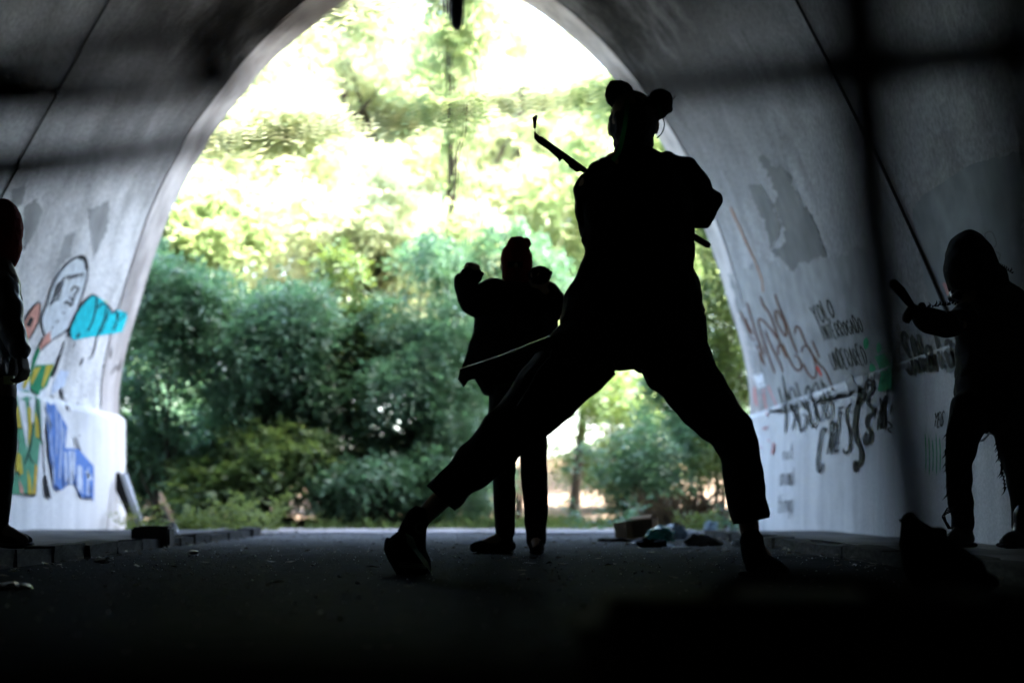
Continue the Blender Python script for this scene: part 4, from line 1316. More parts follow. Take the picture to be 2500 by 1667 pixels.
for k, (px, py, s) in enumerate([(472, 1352, 0.018), (250, 1375, 0.024)]):
    me = bpy.data.meshes.new('stone')
    bmx = crumple((0, 0, 0), (s * 1.5, s, s * 0.7), 2, 0.4, 3.5 + k)
    bmx.to_mesh(me)
    bmx.free()
    o = obj('stone', me, M['gravel'])
    o.location = on_floor(px, py)
    tag(o, ['small pale stone on the road right of the black case', 'flat pale stone against the left kerb', 'pale stone at the left kerb near the standing person'][k], 'stone', 'stones along the left kerb')
b = on_floor(30, 1440)
me = bpy.data.meshes.new('plastic_bag')
bmx = crumple((0, 0, 0), (0.06, 0.04, 0.012), 3, 0.5, 12.5)
bmx.to_mesh(me); bmx.free()
o = obj('plastic_bag', me, cloth('clear crumpled film', (0.05, 0.05, 0.05), 0.2, 0.5, 0.3, 30, 0.4))
o.location = b
tag(o, 'flattened clear plastic wrapper on the road at the far left', 'plastic bag', 'rubbish at the tunnel mouth')

# leaning metal post
p0, p1 = at(352, 1281, 13.3), at(303, 1158, 13.5)
p0.z = gz(p0.x, p0.y) - 0.02
lp = thing('leaning_post', 'grey metal post leaning against the left portal', 'post', p0)
bm = bmesh.new()
loft(bm, [(p0, 0.035), (p0.lerp(p1, 0.5), 0.035), (p1, 0.035)], 12, round_caps=False)
part('pole', bm, M['pipe'], lp, True)
bm = bmesh.new()
q0, q1 = at(315, 1235, 13.6), at(288, 1175, 13.6)
d = (q1 - q0).normalized()
add_box(bm, q0.lerp(q1, 0.45), (0.10, 0.03, (q1 - q0).length * 1.7), Matrix(((d.z, 0, d.x), (0, 1, 0), (-d.x, 0, d.z))))
part('plate', bm, M['black_plastic'], lp)
p0, p1 = at(430, 1270, 14.4), at(392, 1205, 14.5)
bm = bmesh.new()
p0.z = gz(p0.x, p0.y)
loft(bm, [(p0, 0.03), (p0.lerp(p1, 0.5) + Vector((0.01, 0, 0)), 0.026), (p1, 0.02)], 8)
tag(part('broken_branch', bm, M['branch'], None, True), 'short broken branch sticking out of the weeds', 'branch')

# pipe stub hanging from the crown of the vault
p1 = at(1115, 62, 12.4)
bm = bmesh.new()
loft(bm, [(Vector((p1.x, 12.4, 5.47)), 0.05), (Vector((p1.x, 12.4, 5.1)), 0.055), (p1 + Vector((0, 0, 0.1)), 0.062), (p1, 0.05)], 12)
hp = part('hanging_pipe', bm, M['black_plastic'], None, True)
tag(hp, 'dark pipe stub hanging from the crown of the vault', 'pipe')

# ------------------------------------------------------------------ people
def capsule(bm, a, ra, b, rb, n=10, hint=(0, 1, 0)):
    loft(bm, [(a, ra), (Vector(a).lerp(Vector(b), 0.5), (ra + rb) / 2), (b, rb)], n, hint)

def hand(bm, wrist, direc, palm, curl=0.6, size=1.0, thumb_side=1):
    """palm, four bent fingers and a thumb; palm = direction the palm faces"""
    d = Vector(direc).normalized()
    pn = (Vector(palm) - d * d.dot(Vector(palm))).normalized()
    s = d.cross(pn).normalized()
    w0 = Vector(wrist)
    k = size
    for j in range(4):
        off = s * ((j - 1.5) * 0.021 * k)
        capsule(bm, w0 + off * 0.6, 0.014 * k, w0 + d * 0.085 * k + off, 0.012 * k, 8)
        ln = [0.085, 0.095, 0.09, 0.07][j] * k
        p = w0 + d * 0.085 * k + off
        ang = 0.0
        for seg in range(3):
            ang += curl * (0.7 if seg == 0 else 0.9)
            q = p + (d * math.cos(ang) + pn * math.sin(ang)) * ln * (0.45, 0.32, 0.23)[seg]
            capsule(bm, p, (0.0105 - 0.001 * seg) * k, q, (0.0098 - 0.001 * seg) * k, 8)
            p = q
    p = w0 + d * 0.025 * k + s * thumb_side * 0.03 * k
    q = p + (d * 0.6 + s * thumb_side * 0.8 + pn * 0.4).normalized() * 0.04 * k
    r = q + (d * 0.8 + s * thumb_side * 0.1 + pn * 0.7).normalized() * 0.035 * k
    capsule(bm, p, 0.013 * k, q, 0.0115 * k, 8)
    capsule(bm, q, 0.0115 * k, r, 0.009 * k, 8)

def head(bm, c, face, size=1.0, up=(0, 0, 1)):
    """skull, jaw, nose, ears, brow and chin; face = direction the face looks"""
    c = Vector(c)
    f = Vector(face).normalized()
    u = Vector(up)
    u = (u - f * f.dot(u)).normalized()
    s = f.cross(u)
    R = Matrix((s, f, u)).transposed()
    k = size
    add_ell(bm, c + u * 0.018 * k - f * 0.012 * k, (0.076 * k, 0.095 * k, 0.092 * k), 3, R)
    add_ell(bm, c - u * 0.05 * k + f * 0.03 * k, (0.058 * k, 0.06 * k, 0.062 * k), 3, R)
    add_ell(bm, c - u * 0.095 * k + f * 0.062 * k, (0.024 * k, 0.022 * k, 0.02 * k), 2, R)
    capsule(bm, c + u * 0.005 * k + f * 0.088 * k, 0.010 * k, c - u * 0.03 * k + f * 0.112 * k, 0.014 * k, 8)
    add_ell(bm, c - u * 0.064 * k + f * 0.086 * k, (0.024 * k, 0.012 * k, 0.01 * k), 2, R)
    capsule(bm, c + u * 0.025 * k + f * 0.078 * k - s * 0.045 * k, 0.012 * k, c + u * 0.025 * k + f * 0.078 * k + s * 0.045 * k, 0.012 * k, 8, (0, 0, 1))
    for q in (-1, 1):
        add_ell(bm, c + s * q * 0.078 * k - u * 0.01 * k, (0.012 * k, 0.022 * k, 0.034 * k), 2, R)
    return R

def eyes(parent, c, face, size=1.0):
    c = Vector(c)
    f = Vector(face).normalized()
    u = Vector((0, 0, 1))
    u = (u - f * f.dot(u)).normalized()
    s = f.cross(u)
    for q in (-1, 1):
        bm = bmesh.new()
        add_ell(bm, c + s * q * 0.032 * size + f * 0.082 * size, 0.012 * size, 2)
        part('eye', bm, M['black_plastic'], parent, True)

def W(Y0):
    """pixel + depth offset -> world for a figure standing at Y0; and pixel length -> metres"""
    return (lambda x, y, d=0.0: at(x, y, Y0 + d)), (lambda px: px * Y0 / F_PX)

def build_body(J, k=1.0, face=(0, 1, 0), hands=None, voxel=0.008):
    bm = bmesh.new()
    head(bm, J['head'], face, k)
    nb = Vector(J['neck'])
    capsule(bm, Vector(J['head']) - Vector((0, 0, 0.06 * k)), 0.055 * k, nb, 0.062 * k)
    ch, pe = Vector(J['chest']), Vector(J['pelvis'])
    loft(bm, [(nb + (ch - nb) * 0.3, 0.085 * k, 0.065 * k), (ch, 0.125 * k, 0.085 * k), (ch.lerp(pe, 0.5), 0.105 * k, 0.08 * k), (pe, 0.11 * k, 0.085 * k), (pe - Vector((0, 0, 0.04)), 0.09 * k, 0.07 * k)], 16)
    for s in ('l', 'r'):
        sh, el, wr = J['sh_' + s], J['el_' + s], J['wr_' + s]
        capsule(bm, nb.lerp(Vector(sh), 0.3), 0.06 * k, sh, 0.056 * k)
        capsule(bm, sh, 0.054 * k, el, 0.042 * k)
        capsule(bm, el, 0.042 * k, wr, 0.028 * k)
        hp, kn, an, to = J['hip_' + s], J['kn_' + s], J['an_' + s], J['toe_' + s]
        capsule(bm, pe.lerp(Vector(hp), 0.5), 0.07 * k, hp, 0.068 * k)
        capsule(bm, hp, 0.066 * k, kn, 0.05 * k)
        km = Vector(kn).lerp(Vector(an), 0.3)
        loft(bm, [(kn, 0.048 * k), (km, 0.046 * k), (an, 0.032 * k)], 12)
        capsule(bm, an, 0.034 * k, to, 0.026 * k)
        h = (hands or {}).get(s)
        if h:
            hand(bm, wr, h[0], h[1], h[2], k, h[3])
    return remeshed(bm, voxel, 2)

def shoe(bm, ankle, heel, toe, r=0.045, sole=True):
    ankle, heel, toe = Vector(ankle), Vector(heel), Vector(toe)
    m = heel.lerp(toe, 0.45)
    loft(bm, [(heel, r * 0.85), (heel.lerp(toe, 0.2), r * 0.95), (m, r * 0.98), (heel.lerp(toe, 0.75), r * 1.0), (toe, r * 0.72)], 12, (0, 0, 1))
    capsule(bm, ankle, r * 1.02, heel.lerp(toe, 0.22), r * 1.0)
    capsule(bm, ankle.lerp(heel.lerp(toe, .3), .4), r * 0.95, m, r * 0.75)

# ================= nearest figure: wide lunge, seen from behind
Y1 = 4.9
w1, s1 = W(Y1)
floor1 = w1(1500, 1405)
p1 = thing('person', 'person in black lunging wide with two hair buns and a sword, seen from behind', 'person', (floor1.x, Y1, 0))
J = dict(head=w1(1546, 303), neck=w1(1546, 385), chest=w1(1558, 500), pelvis=w1(1560, 835),
         sh_l=w1(1445, 455), el_l=w1(1440, 560, 0.12), wr_l=w1(1490, 470, 0.27),
         sh_r=w1(1660, 440), el_r=w1(1725, 512, 0.12), wr_r=w1(1650, 545, 0.26),
         hip_l=w1(1480, 860), kn_l=w1(1240, 1062, 0.0), an_l=w1(1022, 1272, 0.02), toe_l=w1(1012, 1372, 0.12),
         hip_r=w1(1630, 860), kn_r=w1(1798, 1065, 0.05), an_r=w1(1834, 1322, 0.04), toe_r=w1(1880, 1378, 0.12))
part('body', build_body(J, 1.0, (0.18, 1, 0), {'l': ((0.2, 0.4, 0.9), (-0.6, 0.8, 0), 1.25, -1), 'r': ((-0.8, 0.5, 0.1), (0, 0.3, 1), 1.25, 1)}), M['skin'], p1, True)
# hair: cap of hair and two buns
bm = bmesh.new()
add_ell(bm, w1(1547, 298, -0.012), (s1(58), 0.105, s1(64)))
add_ell(bm, w1(1572, 282, 0), (s1(38), 0.08, s1(38)))
add_ell(bm, w1(1500, 300, 0), (s1(13), 0.03, s1(40)))
add_ell(bm, w1(1548, 350, 0.0), (s1(50), 0.085, s1(30)))
hair = part('hair', remeshed(bm, 0.007, 3, 0.006, 40, 2), M['hair'], p1, True)
for cx, cyy, rx, ry in ((1512, 231, 35, 35), (1611, 252, 34, 34)):
    bm = bmesh.new()
    add_ell(bm, w1(cx, cyy, 0), (s1(rx), s1(rx), s1(ry)))
    add_ell(bm, w1(cx + (6 if cx < 1550 else -6), cyy + 12, 0), (s1(rx - 6), s1(rx - 4), s1(ry - 4)))
    me = remeshed(bm, 0.006, 2, 0.008, 45, cx * 0.01)
    part('hair_bun', me, M['hair'], p1, True)
    # loose hairs round the bun
bm = bmesh.new()
for k in range(26):
    cx, cyy, rx = random.choice(((1512, 231, 34), (1612, 252, 33)))
    a = random.uniform(0, 6.28)
    c = w1(cx, cyy, 0)
    u = Vector((math.cos(a), random.uniform(-.5, .5), math.sin(a))).normalized()
    q = c + u * s1(rx) * 0.95
    v = Vector((-u.z, 0, u.x)) * random.choice((-1, 1))
    loft(bm, [(q, 0.0012), (q + (u * 0.8 + v).normalized() * 0.009, 0.001), (q + (u * 1.1 + v).normalized() * 0.016, 0.0005)], 4, round_caps=False)
tag(part('loose_hair', bm, M['hair'], p1), kind='stuff')
# green ribbons
def ribbon(name, pts, wpx, mat, parent, wf=w1, sf=s1):
    bm = bmesh.new()
    L = catmull([(*q, 0) if len(q) == 2 else q for q in pts], 6)
    prev = None
    for i, q in enumerate(L):
        t = L[min(i + 1, len(L) - 1)][:2] - L[max(i - 1, 0)][:2]
        t = t / max(np.linalg.norm(t), 1e-6)
        nrm = np.array([-t[1], t[0]]) * wpx / 2
        a = bm.verts.new(wf(q[0] + nrm[0], q[1] + nrm[1], q[2]))
        c = bm.verts.new(wf(q[0] - nrm[0], q[1] - nrm[1], q[2]))
        if prev:
            bm.faces.new((prev[0], prev[1], c, a))
        prev = (a, c)
    g = bmesh.ops.solidify(bm, geom=bm.faces[:], thickness=0.0015)
    return part(name, bm, mat, parent)
ribbon('hair_ribbon', [(1532, 245, -.125), (1530, 275, -.135), (1525, 310, -.135), (1518, 345, -.13), (1510, 372, -.13), (1496, 392, -.14)], 11, M['green_ribbon'], p1)
ribbon('hair_ribbon', [(1602, 245, -.10), (1610, 262, -.105), (1616, 284, -.10)], 9, M['green_ribbon'], p1)
ribbon('mask_strap', [(1618, 285, -.02), (1622, 305, -.0), (1616, 325, .02), (1603, 338, .04)], 3, M['black_cloth'], p1)
# jacket
bm = bmesh.new()
loft(bm, [(w1(1540, 376), s1(46), 0.075), (w1(1545, 392), s1(62), 0.085)], 18)                      # collar
loft(bm, [(w1(1550, 402), s1(70), 0.08), (w1(1554, 432), s1(118), 0.11), (w1(1556, 480), s1(138), 0.13), (w1(1556, 560), s1(134), 0.135), (w1(1559, 625), s1(136), 0.135),
          (w1(1556, 700), s1(160), 0.145), (w1(1548, 770), s1(178), 0.155), (w1(1540, 812), s1(182), 0.16)], 24)
capsule(bm, w1(1500, 420), s1(46), w1(1445, 468), s1(50))
loft(bm, [(w1(1447, 470), s1(51)), (w1(1452, 520, 0.05), s1(49)), (w1(1462, 556, 0.1), s1(46))], 14)      # left upper arm
loft(bm, [(w1(1462, 556, 0.1), s1(44)), (w1(1480, 520, 0.18), s1(40)), (w1(1492, 485, 0.25), s1(34))], 14)
capsule(bm, w1(1600, 405), s1(38), w1(1655, 428), s1(50))
loft(bm, [(w1(1650, 425), s1(50)), (w1(1688, 470, 0.05), s1(52)), (w1(1715, 506, 0.11), s1(51))], 14)     # right upper arm
loft(bm, [(w1(1715, 508, 0.11), s1(48)), (w1(1680, 525, 0.19), s1(40)), (w1(1655, 540, 0.24), s1(34))], 14)
part('jacket', remeshed(bm, 0.0095, 2, 0.02, 15, 3), M['black_cloth'], p1, True)
# jacket hem tails
bm = bmesh.new()
for pts in ([(1695, 740, -.05), (1724, 770, -.04), (1728, 832, -.02), (1716, 826, -.03), (1698, 812, -.06), (1650, 800, -.12)], ):
    vs = [w1(*q) for q in pts]
    f = bm.faces.new([bm.verts.new(v) for v in vs])
    bmesh.ops.solidify(bm, geom=[f], thickness=0.02)
part('jacket_tail', bm, M['black_cloth'], p1)
# trousers
bm = bmesh.new()
loft(bm, [(w1(1545, 770), s1(165), 0.14), (w1(1540, 815), s1(178), 0.15), (w1(1546, 846), s1(130), 0.085)], 22)
loft(bm, [(w1(1440, 850), s1(92), 0.12), (w1(1385, 905), s1(88), 0.125), (w1(1310, 985), s1(78), 0.115), (w1(1235, 1065), s1(66), 0.10), (w1(1160, 1135), s1(56), 0.085), (w1(1095, 1196), s1(45), 0.075), (w1(1080, 1210), s1(43), 0.075)], 20, round_caps=False)
loft(bm, [(w1(1630, 850), s1(88), 0.12), (w1(1672, 915), s1(82), 0.12), (w1(1730, 990), s1(68), 0.105), (w1(1785, 1058), s1(56), 0.095), (w1(1806, 1110), s1(49), 0.09), (w1(1814, 1170), s1(48), 0.085), (w1(1826, 1235), s1(45), 0.08), (w1(1833, 1266), s1(44), 0.08)], 20, round_caps=False)
part('trousers', remeshed(bm, 0.0095, 2, 0.012, 15, 8), M['black_cloth2'], p1, True)
for nm, pts, r in (('trouser_cuff', [w1(1092, 1198), w1(1076, 1216)], s1(47)), ('trouser_cuff', [w1(1830, 1250), w1(1834, 1270)], s1(45))):
    bm = bmesh.new()
    loft(bm, [(pts[0], r * 0.97, 0.08), (pts[1], r, 0.082)], 20, round_caps=False)
    part(nm, bm, M['black_cloth2'], p1, True)
# shoes
def high_top(name, bmx, extras):
    o = part(name, remeshed(bmx, 0.006, 2), M['black_cloth'], p1, True)
    for nm, b2, mt in extras:
        part(nm, b2, mt, o)
    return o
bm = bmesh.new()
loft(bm, [(w1(1022, 1256, 0), s1(27)), (w1(1012, 1282, 0), s1(32)), (w1(1004, 1310, 0.01), s1(38)), (w1(998, 1345, 0.05), s1(44), 0.06), (w1(1010, 1376, 0.1), s1(44), 0.06), (w1(1016, 1392, 0.16), s1(40), 0.05)], 16)
add_ell(bm, w1(972, 1336, 0.0), (s1(26), 0.05, s1(36)))
add_ell(bm, w1(992, 1390, 0.12), (s1(30), 0.09, s1(14)))
ex = []
b2 = bmesh.new()
c = w1(1024, 1288, -0.055)
for k in range(20):
    b2.verts.new(c + Vector((s1(13) * math.cos(k / 20 * 6.283), 0, s1(16) * math.sin(k / 20 * 6.283))))
b2.verts.ensure_lookup_table()
f = b2.faces.new(b2.verts[:])
bmesh.ops.solidify(b2, geom=[f], thickness=0.004)
ex.append(('ankle_patch', b2, M['rubber']))
def star(c, r, ri=0.42):
    b = bmesh.new()
    vs = []
    for k in range(10):
        a = math.pi / 2 + k * math.pi / 5
        q = r if k % 2 == 0 else r * ri
        vs.append(b.verts.new(Vector(c) + Vector((q * math.cos(a), 0, q * math.sin(a)))))
    f = b.faces.new(vs)
    bmesh.ops.solidify(b, geom=[f], thickness=0.003)
    return b
ex.append(('star', star(w1(1024, 1288, -0.062), s1(9)), M['rubber_black']))
ex.append(('star', star(w1(971, 1304, -0.05), s1(9)), M['rubber']))
b2 = bmesh.new()
for k in range(3):
    loft(b2, [(w1(974, 1373 + 5 * k, -0.02), 0.0015), (w1(1008, 1375 + 5 * k, -0.03), 0.0015), (w1(1040, 1378 + 4 * k, 0.0), 0.0015)], 5)
ex.append(('stripe', b2, M['rubber']))
b2 = bmesh.new()
pts = [w1(990, 1300, -.055), w1(1010, 1312, -.06), w1(1020, 1340, -.06), w1(1045, 1372, -.05), w1(1054, 1398, -.03), w1(1035, 1378, -.05), w1(1008, 1342, -.06), w1(993, 1325, -.06)]
f = b2.faces.new([b2.verts.new(q) for q in pts])
bmesh.ops.solidify(b2, geom=[f], thickness=0.004)
ex.append(('side_panel', b2, M['rubber']))
b2 = bmesh.new()
loft(b2, [(w1(948, 1318, 0), 0.012), (w1(946, 1338, 0), 0.014), (w1(956, 1362, 0.02), 0.014), (w1(975, 1398, 0.08), 0.012), (w1(1000, 1402, 0.16), 0.01), (w1(1030, 1400, 0.2), 0.01)], 8)
ex.append(('sole', b2, M['rubber_black']))
high_top('shoe', bm, ex)
bm = bmesh.new()
loft(bm, [(w1(1834, 1312, 0.03), s1(30)), (w1(1838, 1340, 0.03), s1(30)), (w1(1846, 1366, 0.03), s1(32))], 14)
loft(bm, [(w1(1838, 1380, 0.0), s1(24), 0.032), (w1(1862, 1374, 0.05), s1(26), 0.036), (w1(1892, 1384, 0.11), s1(22), 0.036), (w1(1912, 1392, 0.15), s1(14), 0.03)], 14, (0, 1, 0))
b2 = bmesh.new()
loft(b2, [(w1(1818, 1399, 0.0), 0.012, 0.035), (w1(1866, 1399, 0.06), 0.012, 0.04), (w1(1912, 1399, 0.15), 0.010, 0.032)], 8, (0, 1, 0))
high_top('shoe', bm, [('sole', b2, M['rubber_black'])])
# thin pale strand along the trouser, imitating its light rim
bm = bmesh.new()
loft(bm, [(w1(1347, 850, -.15), 0.0014), (w1(1342, 870, -.15), 0.0014), (w1(1312, 905, -.15), 0.0012), (w1(1288, 950, -.15), 0.0011), (w1(1262, 990, -.14), 0.0011)], 5)
part('rim_highlight', bm, M['pipe'], p1)
# blade at the hip
hipblade = thing('sheathed_sword', 'dark sheathed sword with a bright edge hanging at the lunging person\'s hip', 'sword', w1(1345, 830, 0.02))
bm = bmesh.new()
pts = [(1122, 903), (1220, 872), (1345, 822), (1400, 800), (1408, 822), (1345, 848), (1230, 892), (1140, 930), (1120, 925)]
f = bm.faces.new([bm.verts.new(w1(x, y, -0.16 + (1345 - x) * 0.0002)) for x, y in pts])
bmesh.ops.solidify(bm, geom=[f], thickness=0.014)
part('scabbard', bm, M['metal_dark'], hipblade)
bm = bmesh.new()
loft(bm, [(w1(1122, 901, -0.125), 0.0022), (w1(1220, 870, -0.145), 0.003), (w1(1341, 822, -0.17), 0.0034)], 10)
part('edge', bm, M['blade_edge'], hipblade, True)
# sword held across the chest
sw = thing('wrapped_sword', 'black wrapped sword held diagonally across the chest of the lunging person', 'sword', w1(1500, 450, 0.3))
Z7 = lambda x, y: Z(x, y, 1270, 250, 7.467)
bm = bmesh.new()
ol = [(255, 530), (340, 600), (480, 740), (640, 830), (760, 940), (870, 1020), (950, 1020), (1060, 1090), (1190, 1190), (1265, 1300), (1230, 1320), (1110, 1250), (1030, 1275), (890, 1180), (880, 1140), (770, 1035), (710, 1085), (690, 1030), (500, 860), (330, 750), (255, 660)]
f = bm.faces.new([bm.verts.new(w1(*Z7(*q), 0.3)) for q in ol])
bmesh.ops.solidify(bm, geom=[f], thickness=0.018)
part('wrapping', bm, M['black_cloth'], sw)
bm = bmesh.new()
loft(bm, [(w1(1320, 336, 0.31), 0.006), (w1(1430, 418, 0.305), 0.011), (w1(1560, 500, 0.3), 0.014), (w1(1680, 570, 0.3), 0.013), (w1(1728, 598, 0.3), 0.012)], 10)
part('shaft', bm, M['black_plastic'], sw, True)
bm = bmesh.new()
f = bm.faces.new([bm.verts.new(w1(*Z7(*q), 0.31)) for q in [(220, 280), (290, 232), (318, 250), (285, 480), (242, 472)]])
bmesh.ops.solidify(bm, geom=[f], thickness=0.012)
loft(bm, [(w1(1305, 312, 0.31), 0.0012), (w1(1308, 328, 0.31), 0.0012), (w1(1314, 338, 0.31), 0.0012)], 5)
part('tip', bm, M['black_plastic'], sw)

# ================= opponent in the red beanie, facing the camera
Y2 = 7.2
w2, s2 = W(Y2)
p2 = thing('person', 'person in a red beanie and wide open jacket with raised fists', 'person', (w2(1260, 1351).x, Y2, 0))
J = dict(head=w2(1261, 645), neck=w2(1262, 695), chest=w2(1262, 770), pelvis=w2(1262, 1000),
         sh_l=w2(1212, 712), el_l=w2(1140, 745, -0.05), wr_l=w2(1142, 694, -0.14),
         sh_r=w2(1318, 712), el_r=w2(1366, 745, -0.05), wr_r=w2(1334, 706, -0.16),
         hip_l=w2(1230, 1010), kn_l=w2(1228, 1170), an_l=w2(1234, 1306), toe_l=w2(1170, 1332, -0.05),
         hip_r=w2(1298, 1010), kn_r=w2(1304, 1170), an_r=w2(1308, 1312), toe_r=w2(1310, 1336, -0.12))
part('body', build_body(J, 0.92, (-0.05, -1, 0.0), {'l': ((0.15, -0.2, 0.8), (0.3, -0.8, 0), 1.1, 1), 'r': ((-0.35, -0.2, 0.8), (-0.3, -0.8, 0), 1.1, -1)}), M['skin'], p2, True)
eyes(p2, w2(1261, 645), (-0.05, -1, 0), 0.92)
bm = bmesh.new()
add_ell(bm, w2(1261, 632), (s2(39), 0.095, s2(46)))
loft(bm, [(w2(1262, 600), s2(28), 0.075), (w2(1262, 640), s2(38.5), 0.098), (w2(1261, 680), s2(35), 0.09), (w2(1262, 705), s2(30), 0.075)], 18)
bean = part('beanie', remeshed(bm, 0.007, 3, 0.003, 30, 4), M['red_knit'], p2, True)
bm = bmesh.new()
add_ell(bm, w2(1283, 594, 0), s2(14.5))
me = remeshed(bm, 0.005, 1, 0.004, 60, 5)
part('bobble', me, M['red_knit'], bean, True)
bm = bmesh.new()
add_box(bm, w2(1258, 646, -0.1), (s2(36), 0.004, s2(14)))
part('eye_slit', bm, M['black_cloth'], bean)
bm = bmesh.new()
loft(bm, [(w2(1262, 690), s2(34), 0.07), (w2(1262, 706), s2(70), 0.10), (w2(1260, 760), s2(96), 0.14), (w2(1258, 830), s2(110), 0.15), (w2(1254, 890), s2(122), 0.16), (w2(1250, 912), s2(118), 0.16)], 22)
loft(bm, [(w2(1220, 706), s2(34)), (w2(1180, 728, -.03), s2(41)), (w2(1152, 736, -.05), s2(37))], 14)
loft(bm, [(w2(1152, 736, -.05), s2(36)), (w2(1142, 712, -.1), s2(33)), (w2(1130, 690, -.13), s2(29))], 14)
loft(bm, [(w2(1304, 706), s2(30)), (w2(1345, 735, -.03), s2(38)), (w2(1362, 750, -.05), s2(34))], 14)
loft(bm, [(w2(1362, 748, -.05), s2(29)), (w2(1348, 722, -.1), s2(26)), (w2(1336, 704, -.14), s2(23))], 14)
part('jacket', remeshed(bm, 0.010, 3, 0.018, 12, 13), M['black_cloth'], p2, True)
for pts in ([(1158, 800), (1140, 860), (1118, 925), (1132, 946), (1146, 926), (1205, 926), (1205, 820)], [(1300, 830), (1372, 850), (1385, 930), (1330, 930)]):
    bm = bmesh.new()
    f = bm.faces.new([bm.verts.new(w2(x, y, -0.06)) for x, y in pts])
    bmesh.ops.solidify(bm, geom=[f], thickness=0.03)
    part('jacket_tail', bm, M['black_cloth'], p2)
# gloves, bulky
for cx, cyy, d in ((1150, 674, -.16), (1318, 672, -.18)):
    bm = bmesh.new()
    q = -1 if cx < 1250 else 1
    add_ell(bm, w2(cx, cyy, d), (s2(28), 0.055, s2(22)))
    for j in range(4):
        a0 = w2(cx - 16 + 11 * j, cyy - 12 - (3 if j in (1, 2) else 0), d - .02)
        capsule(bm, a0, 0.016, a0 + Vector((0.006 * q, -0.03, -0.02)), 0.014, 8)
        capsule(bm, a0 + Vector((0.006 * q, -0.03, -0.02)), 0.014, a0 + Vector((0.004 * q, -0.02, -0.05)), 0.013, 8)
    capsule(bm, w2(cx + 16, cyy + 6, d - .02), 0.016, w2(cx + 26, cyy - 6, d - .045), 0.013, 8)
    part('glove', remeshed(bm, 0.006, 2, 0.003, 40, cx * .1), M['black_cloth'], p2, True)
bm = bmesh.new()
f = bm.faces.new([bm.verts.new(w2(x, y, -0.19)) for x, y in [(1316, 726), (1340, 734), (1332, 768), (1314, 784), (1298, 772), (1306, 744)]])
bmesh.ops.solidify(bm, geom=[f], thickness=0.01)
part('pocket_flap', bm, cloth('pale canvas', (0.16, 0.17, 0.12), 0.9), p2)
bm = bmesh.new()
f = bm.faces.new([bm.verts.new(w2(x, y, -0.16)) for x, y in [(1202, 938), (1262, 930), (1264, 942), (1204, 944)]])
bmesh.ops.solidify(bm, geom=[f], thickness=0.006)
part('shirt_hem', bm, cloth('green shirt', (0.10, 0.24, 0.14), 0.9), p2)
bm = bmesh.new()
loft(bm, [(w2(1262, 940), s2(68), 0.13), (w2(1262, 1000), s2(72), 0.135), (w2(1262, 1060), s2(70), 0.13)], 20)
loft(bm, [(w2(1228, 1050), s2(36), 0.11), (w2(1230, 1120), s2(30), 0.09), (w2(1231, 1200), s2(28), 0.08), (w2(1232, 1270), s2(25), 0.07), (w2(1234, 1306), s2(23), 0.065)], 16)
loft(bm, [(w2(1298, 1050), s2(38), 0.11), (w2(1303, 1120), s2(33), 0.09), (w2(1306, 1200), s2(31), 0.08), (w2(1309, 1270), s2(28), 0.07), (w2(1308, 1324), s2(24), 0.065)], 16)
part('trousers', remeshed(bm, 0.009, 3, 0.008, 11, 21), M['black_cloth2'], p2, True)
for hl, to, an in (((1246, 1331, .03), (1158, 1336, -.06), (1236, 1310, 0)), ((1308, 1330, .04), (1312, 1339, -.12), (1308, 1315, 0))):
    bm = bmesh.new()
    shoe(bm, w2(*an), w2(*hl), w2(*to), s2(19))
    so = part('shoe', remeshed(bm, 0.006, 2), M['black_cloth'], p2, True)
    b2 = bmesh.new()
    loft(b2, [(w2(hl[0], 1346, hl[2]), 0.011, 0.036), (w2((hl[0] + to[0]) / 2, 1346, (hl[2] + to[2]) / 2), 0.011, 0.042), (w2(to[0], 1347, to[2]), 0.01, 0.032)], 10, (0, 1, 0) if to[0] < 1200 else (1, 0, 0))
    part('sole', b2, M['rubber_black'], so)

# ================= person at the left edge
Y3 = 6.4
w3, s3 = W(Y3)
p3 = thing('person', 'person in a shiny black leather jacket half cut off at the left edge', 'person', (w3(-5, 1330).x, Y3, PAVE))
J = dict(head=w3(-12, 565), neck=w3(-4, 640), chest=w3(-8, 730), pelvis=w3(-10, 925),
         sh_l=w3(-60, 690), el_l=w3(-82, 800), wr_l=w3(-70, 890, -.05), sh_r=w3(18, 690, -.12), el_r=w3(30, 800, -.15), wr_r=w3(50, 862, -.2),
         hip_l=w3(-35, 950), kn_l=w3(-40, 1130), an_l=w3(-50, 1290), toe_l=w3(-5, 1318, .1),
         hip_r=w3(5, 950, -.06), kn_r=w3(8, 1110, -.08), an_r=w3(2, 1290, -.08), toe_r=w3(60, 1318, -.1))
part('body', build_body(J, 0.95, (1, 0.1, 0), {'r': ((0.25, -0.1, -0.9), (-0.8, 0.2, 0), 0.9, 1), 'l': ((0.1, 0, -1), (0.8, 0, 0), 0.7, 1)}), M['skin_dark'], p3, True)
eyes(p3, w3(-12, 565), (1, 0.1, 0), 0.95)
bm = bmesh.new()
add_ell(bm, w3(8, 556), (s3(47), 0.1, s3(72)))
add_ell(bm, w3(6, 605), (s3(44), 0.09, s3(60)))
add_ell(bm, w3(22, 590), (s3(32), 0.06, s3(55)))
part('balaclava', remeshed(bm, 0.008, 3, 0.004, 25, 2), M['red_knit'], p3, True)
bm = bmesh.new()
loft(bm, [(w3(0, 655), s3(38), 0.08), (w3(-6, 685), s3(50), 0.15), (w3(-8, 760), s3(52), 0.16), (w3(-10, 850), s3(48), 0.15), (w3(-10, 915), s3(46), 0.15)], 20)
loft(bm, [(w3(10, 690, -.13), s3(34)), (w3(22, 760, -.15), s3(33)), (w3(30, 805, -.16), s3(31)), (w3(42, 840, -.18), s3(27)), (w3(49, 858, -.2), s3(25))], 14)
